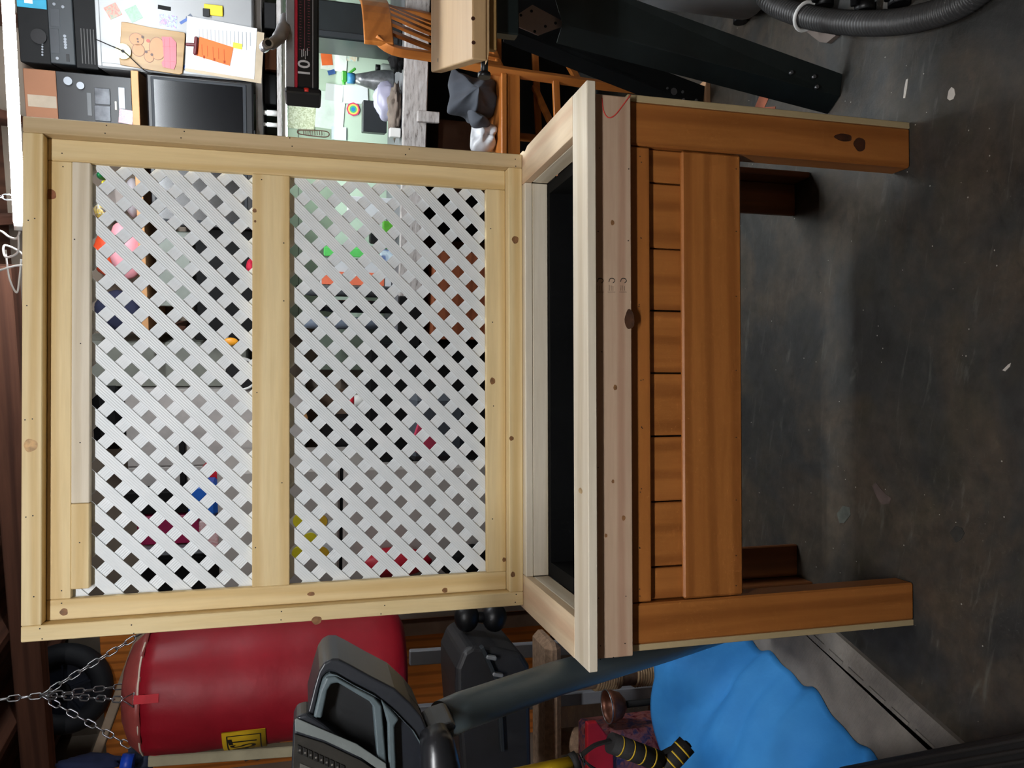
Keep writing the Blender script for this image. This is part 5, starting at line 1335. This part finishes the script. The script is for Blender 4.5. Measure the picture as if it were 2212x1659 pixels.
# on the plank shelf
rlump('green_ball', (203, 222, 368, 388), .34, pm('ball_green', (20, 110, 62), .4), 'green plastic toy at the lattice corner on the plank shelf', 'toy', 21, .05)
rlump('yellow_ball', (214, 228, 388, 400), .33, pm('ball_yellow', (216, 200, 60), .4), 'small yellow toy next to the green toy', 'toy', 22, .05)
rlump('blue_bag', (196, 235, 430, 480), .36, photo_mat('toy_mix', [(30, 40, 80), (60, 70, 110), (200, 170, 60), (180, 190, 200), (160, 60, 90)], 40), 'dark blue bag of mixed toys on the plank shelf', 'bag', 23, .15)
rtagbox('beige_box', (214, 300, 402, 446), .52, .15, pm('beige_grey', (146, 136, 130), .7), 'beige grey box on the plank shelf behind the lattice', 'box')
rlump('white_helmet', (262, 300, 384, 470), .30, pm('helmet_white', (170, 164, 168), .45), 'white rounded helmet on the plank shelf', 'helmet', 25, .04)
rlump('orange_bag', (192, 258, 500, 600), .42, pm('orange_nylon', (222, 78, 40), .45, 0, .12), 'orange nylon bag on the plank shelf behind the lattice', 'bag', 26, .12)
rlump('pink_bag', (228, 306, 476, 606), .29, pm('pink_fabric', (236, 160, 170), .6, 0, .08), 'pale pink bag on the plank shelf behind the lattice', 'bag', 27, .08)
rlump('navy_bag', (196, 300, 632, 722), .34, pm('navy_cloth', (36, 40, 66), .85), 'dark navy bag at the left end of the plank shelf', 'bag', 28, .1)
# below the plank shelf
rtagbox('grey_green_box', (338, 412, 500, 662), .30, .055, pm('sage_grey', (126, 132, 124), .6), 'sage grey carton under the plank shelf left of the television', 'carton')
rtagbox('black_case', (418, 552, 496, 735), .36, .1, BLACKM, 'large black case on the upper shelf left of the television', 'case')
rlump('red_cloth', (530, 552, 560, 595), .20, pm('red_cloth', (196, 30, 60), .8), 'red frilled cloth on the upper shelf beside the black case', 'cloth', 31, .2, 4)
kc = rthing('orange_keyring', 'orange plastic keyring hanging left of the black case', 'keyring', (486, 512, 715, 752), .25)
p = LP(498, 738, .25); MB().ball((p[0], .25, p[2]), (.02, .012, .035), 12, 8).build('fob', pm('fob_orange', (240, 160, 40), .4), kc)
p = LP(484, 724, .25); MB().tube([(p[0]+.02*math.cos(k*math.pi/6), .25, p[2]+.02*math.sin(k*math.pi/6)) for k in range(12)], .003, 6, closed=True).build('ring', CHROME, kc)
# sage wall cabinet in the middle
wc = rthing('wall_cabinet', 'sage grey wall cabinet in the middle of the back wall', 'cabinet', (180, 532, 742, 836), .45)
s0, s1, z0, z1 = RB(150, 534, 740, 836, .45); WCS0 = s0
MB().cbox((s0, .466, z0), (s1, .715, z1), .003).build('body', pm('sage_paint', (118, 120, 111), .6), wc)
MB().cbox((s0+.003, .45, z0+.004), (s1-.003, .4655, z1-.004), .003).build('door', pm('sage_paint', (118, 120, 111), .6), wc)
p = LP(500, 822, .45); MB().cyl((p[0], .43, p[2]), (p[0], .4495, p[2]), .012, n=14).build('knob', CHROME, wc)
# white wardrobe-like cabinet with sloped seams
ww = rthing('white_cupboard', 'tall glossy white cupboard between the sage cabinet and the refrigerator', 'cupboard', (270, 640, 838, 1062), .40)
s0, s1, z0, z1 = RB(272, 660, 838, 1066, .40); s1 = min(s1, WCS0-.004)
MB().cbox((s0, .416, z0), (s1, .71, z1), .003).build('body', pm('gloss_white', (182, 176, 172), .25), ww)
sm = (s0+s1)/2-.12
for a_, b_ in ((s0, sm-.0015), (sm+.0015, s1)): MB().cbox((a_+.002, .40, z0+.003), (b_-.002, .4155, z1-.003), .003).build('door', pm('gloss_white', (182, 176, 172), .25), ww)
s_0, s_1, z_0, z_1 = RB(388, 402, 950, 1066, .385); MB().cbox((s_0, .375, z_0), (s_1, .3995, z_1), .006).build('handle', BLACK, ww)
rtagbox('black_helmet', (196, 268, 838, 975), .40, .2, BLACKM, 'black boxy helmet bag on top of the white cupboard', 'bag', .04)
# clock-like black dial and red cap
dl = rthing('wall_clock', 'round black and white dial low on the back wall below the sage cabinet', 'clock', (488, 545, 770, 850), .38)
p = LP(520, 808, .38); MB().cyl((p[0], .38, p[2]), (p[0], .41, p[2]), .075, n=28).build('case', BLACK, dl)
MB().tube([(p[0]+.078*math.cos(k*math.pi/16), .385, p[2]+.078*math.sin(k*math.pi/16)) for k in range(32)], .008, 8, closed=True).build('bezel', WHITEPL, dl)
# refrigerator with horizontal split, magnets and things on top
fr_ = rthing('refrigerator', 'off-white refrigerator with top freezer behind the left of the lattice', 'refrigerator', (500, 1300, 1000, 1330), .02)
s0, s1, _, _ = RB(760, 900, 1010, 1345, .02)
zs, ztp = LP(737, 1150, .02)[2], LP(470, 1150, .02)[2]
FRG = pm('fridge_almond', (176, 169, 163), .4, 0, .03, 4)
MB().cbox((s0, .05, 0.0), (s1, .385, ztp), .006).build('body', FRG, fr_)
MB().cbox((s0+.002, .02, zs+.008), (s1-.002, .0495, ztp-.003), .01).build('freezer_door', FRG, fr_)
MB().cbox((s0+.002, .02, .08), (s1-.002, .0495, zs-.008), .01).build('fridge_door', FRG, fr_)
MB().cbox((s0+.002, .035, zs-.0078), (s1-.002, .0498, zs+.0078), .001).build('gasket', BLACKM, fr_)
for px, lb in (((630, 668, 1110, 1140), 'yellow flower magnet nearest the white cupboard on the freezer door'), ((640, 700, 1150, 1178), 'yellow flower magnet in the middle of the freezer door'), ((668, 716, 1112, 1140), 'amber striped magnet on the freezer door'), ((630, 664, 1175, 1215), 'yellow round magnet lower left on the freezer door'), ((668, 716, 1180, 1215), 'amber round magnet beside the horizontal gap')):
    s_0, s_1, z_0, z_1 = RB(*px, .017); m_ = pm('magnet_yellow', (226, 210, 40), .5) if 'yellow' in lb else pm('magnet_amber', (206, 164, 40), .5)
    o = MB().cyl(((s_0+s_1)/2, .012, (z_0+z_1)/2), ((s_0+s_1)/2, .0197, (z_0+z_1)/2), min(s_1-s_0, z_1-z_0)*.5, n=16).build('magnet', m_, None, 'r'); tag(o, lb, 'magnet')
o = flat('magnet_sheet', (690, 1160, 60, 70), 0, .0155, PAPER); tag(o, 'white drawing sheet behind the magnets on the freezer door', 'paper')
tb_ = ztp
def ontop(nm, px, q, d, mat, lb, cat, c=.006):
    s_0, s_1, z_0, z_1 = RB(*px, q); return tag(MB().cbox((s_0, q, tb_+.001), (s_1, q+d, z_1), c).build(nm, mat, None, 'r'), lb, cat)
bt = rthing('soap_bottle', 'blue bottle with red cap standing on the refrigerator', 'bottle', (410, 470, 1040, 1100), .06)
s_0, s_1, _, z_1 = RB(404, 470, 1046, 1092, .06); c_ = ((s_0+s_1)/2, .12)
z_c = LP(440, 1046, .12)[2]
for nm_, (x0_, x1_, y0_, y1_), mt_2, lb_ in (('blue_tin', (405, 516, 1046, 1118), pm('tin_blue', (30, 96, 190), .4, 0, .15), 'blue tin standing on the refrigerator'),):
    ontop(nm_, (x0_, x1_, y0_, y1_), .06, .12, mt_2, lb_, 'tin', .02)
bpy.data.objects.remove(bt)
ontop('red_tin', (436, 480, 1008, 1040), .19, .08, pm('tin_red', (200, 20, 40), .4), 'red tin beside the blue tin on the refrigerator', 'tin', .012)
ontop('black_box', (262, 372, 1064, 1112), .22, .1, BLACKM, 'tall black box on the refrigerator behind the blue tin', 'box')
ontop('magenta_box', (296, 372, 1116, 1178), .22, .1, pm('magenta', (150, 22, 74), .5), 'magenta box on the refrigerator', 'box')
ontop('silver_box', (296, 470, 1185, 1200), .14, .05, SILV, 'thin silver case standing on the refrigerator', 'case')
ontop('pink_carton', (430, 480, 1125, 1185), .08, .1, photo_mat('pink_pattern', [(200, 80, 96), (226, 200, 200), (206, 90, 104)], 22), 'pink patterned carton on the refrigerator', 'carton')
ontop('dark_speaker', (300, 470, 1205, 1300), .22, .12, BLACKM, 'black speaker at the left end of the refrigerator top', 'speaker')
# bench top items behind the lower lattice
def on_bench(nm, px, q, d, mat, lb, cat, c=.004):
    s_0, s_1, z_0, z_1 = RB(*px, q); s_0 = max(s_0, BS0-.4); return tag(MB().cbox((s_0, q, BZ+.001), (s_1, q+d, z_1), c).build(nm, mat, None, 'r'), lb, cat)
on_bench('white_label_box', (692, 850, 562, 618), .32, .12, PAPER, 'white parts box with orange stripe on the bench behind the lattice', 'box')
s_0, s_1, z_0, z_1 = RB(695, 830, 588, 616, .317); bo = MB().cbox((s_0, .315, z_0), (s_1, .3196, z_1), .001).build('orange_label', pm('orange_lbl', (240, 120, 84), .6), None, 'r'); tag(bo, 'orange paper label on the white parts box', 'label')
on_bench('green_folder', (700, 850, 536, 556), .34, .12, pm('folder_green', (90, 200, 96), .5), 'bright green folder standing beside the white parts box', 'folder')
on_bench('green_pouch', (828, 860, 478, 512), .12, .06, pm('pouch_green', (80, 160, 40), .5, 0, .3, 20), 'green snack pouch at the bench edge behind the lattice', 'pouch')
on_bench('black_radio', (800, 850, 505, 528), .3, .1, BLACK, 'small black radio next to the green pouch', 'radio')
on_bench('blue_carton', (822, 862, 540, 568), .10, .05, photo_mat('blue_white', [(226, 232, 238), (200, 220, 230), (24, 64, 140), (30, 70, 150)], 14), 'blue and white carton at the bench edge', 'carton')
on_bench('white_stack', (752, 820, 425, 470), .34, .12, PAPER, 'stack of white papers on the bench just behind the frame', 'paper stack')
for k, (y, h, rr_, mt_3, lb_) in enumerate(((632, 640, .026, pm('jar_grey', (84, 88, 92), .3), 'grey lidded canister on the bench, nearest the orange label'), (664, 690, .03, BLACK, 'black canister on the bench left of the grey one'), (700, 640, .03, pm('canister_stripe', (120, 130, 146), .3), 'blue striped tall canister at the bench left end'))):
    c = LP(840, y, .2); zh = LP(h, y, .2)[2]-BZ-.02
    j = thing('canister', lb_, 'canister', (c[0], .2, BZ+.0005), 'r')
    MB().lathe([(rr_, 0), (rr_, zh*.9), (rr_*.8, zh)], (c[0], .2, BZ+.0005), 22).build('body', mt_3, j)
    MB().cyl((c[0], .2, BZ+zh+.001), (c[0], .2, BZ+zh+.02), rr_*.85, n=20).build('lid', BLACK, j)
# extra low cabinet left of the bench with a dark top
lc = rthing('low_cabinet', 'low dark cabinet between the workbench and the refrigerator', 'cabinet', (850, 1300, 650, 990), .1)
s0, s1, z0, z1 = RB(880, 1000, 655, 995, .1)
s1 = min(s1, BS0-.003)
MB().cbox((s0, .1, 0), (s1, .70, LP(800, 800, .1)[2]), .004).build('body', BLACKM, lc)
zl = LP(800, 800, .1)[2]
rtagbox('dark_back_panel', (666, 790, 840, 985), .702, .012, pm('brown_panel', (124, 100, 82), .7), 'brown panel leaning on the back wall between bench and refrigerator', 'panel')
def on_low(nm, px, q, d, mat, lb, cat, c=.004):
    s_0, s_1, z_0, z_1 = RB(*px, q); return tag(MB().cbox((s_0, q, zl+.001), (s_1, q+d, z_1), c).build(nm, mat, None, 'r'), lb, cat)
on_low('sage_tray', (690, 800, 700, 800), .50, .05, pm('sage_dark', (104, 116, 102), .6), 'sage green board standing behind the low cabinet', 'board')
on_low('black_printer', (690, 800, 905, 985), .40, .12, BLACK, 'black printer on the low dark cabinet', 'printer', .015)
on_low('teal_bottle', (800, 860, 852, 880), .18, .05, pm('teal_glass', (14, 84, 80), .3), 'teal bottle on the low cabinet', 'bottle', .012)
w_ = rthing('white_jar', 'white jar with red lid on the low dark cabinet', 'jar', (750, 800, 852, 880), .2)
p = LP(790, 866, .2); hj = LP(752, 866, .2)[2]-zl
MB().lathe([(.03, 0), (.032, hj*.6), (.026, hj*.7)], (p[0], .2, zl+.001), 18).build('body', WHITEPL, w_)
MB().cyl((p[0], .2, zl+hj*.7+.002), (p[0], .2, zl+hj), .027, n=18).build('lid', pm('lid_red', (206, 30, 50), .4), w_)
for k, (a_, b_) in enumerate((((650, 876), (662, 905)), ((788, 878), (812, 906)))):
    o = MB().obox(LP(*a_, .3), LP(*b_, .3), .02, .02, (0, 1, 0), .002).build('wood_stick', TAN, None, 'r'); tag(o, ('tan stick leaning high behind the lattice middle', 'tan stick leaning above the low cabinet')[k], 'stick')
# drawer front of the bench and an office chair with a pink towel
dr = rtagbox('drawer_box', (935, 1160, 548, 735), -.05, .3, wood('cherry', (124, 66, 40), (142, 80, 50), 'x', .5, (104, 52, 30)), 'reddish brown drawer box under the left end of the workbench', 'drawers')
oc = rthing('office_chair', 'dark grey office chair seen through the lower lattice', 'chair', (880, 1300, 855, 1010), -.45)
s0, s1, z0, z1 = RB(884, 1010, 850, 1000, -.45)
MB().cbox((s0, -.45, z0), (s1, -.38, z1), .035).build('backrest', pm('office_grey', (74, 80, 88), .8, 0, .1), oc)
MB().cbox((s0-.02, -.80, z0-.18), (s1+.02, -.36, z0-.10), .03).build('seat', pm('office_grey', (74, 80, 88), .8, 0, .1), oc)
MB().obox(((s0+s1)/2, -.40, z0-.12), ((s0+s1)/2, -.40, z0+.1), .04, .02, (0, 1, 0)).build('back_bar', BLACK, oc)
zc_ = z0-.18
MB().cyl(((s0+s1)/2, -.58, .07), ((s0+s1)/2, -.58, zc_), .025, n=12).build('gas_column', BLACK, oc)
for k in range(5):
    a_ = k*math.pi*.4+.3; cx_, cy_ = (s0+s1)/2, -.58; e_ = (cx_+.2*math.cos(a_), cy_+.2*math.sin(a_), .06)
    MB().obox((cx_, cy_, .08), e_, .03, .03, (0, 0, 1)).build('base_arm', BLACK, oc)
    MB().ball((e_[0], e_[1], .026), .026, 10, 8).build('caster', BLACK, oc)
s_0, s_1, z_0, z_1 = RB(886, 955, 915, 990, -.47)
o = tag(MB().prism([(s_0, z_0+.05), (s_0+.06, z_0), (s_1, z_0+.07), (s_1, z_1-.03), (s_0+.05, z_1), (s_0, z_1-.06)], (0, -.475, 0), (1, 0, 0), (0, 0, 1), (0, .02, 0)).build('pink_towel', pm('pink_towel', (206, 66, 96), .9, 0, .1), None, 'r', bevel=.006), 'pink towel hung over the office chair back', 'towel')
# red bag between refrigerator and trellis, and a black bag under it
rlump('red_backpack', (770, 935, 1198, 1258), -.13, pm('red_nylon', (190, 24, 48), .5), 'red backpack hanging on the refrigerator door', 'backpack', 41, .1)
rlump('black_backpack', (955, 1075, 1190, 1262), -.13, BLACKM, 'black bag hanging under the red backpack', 'bag', 42, .1)
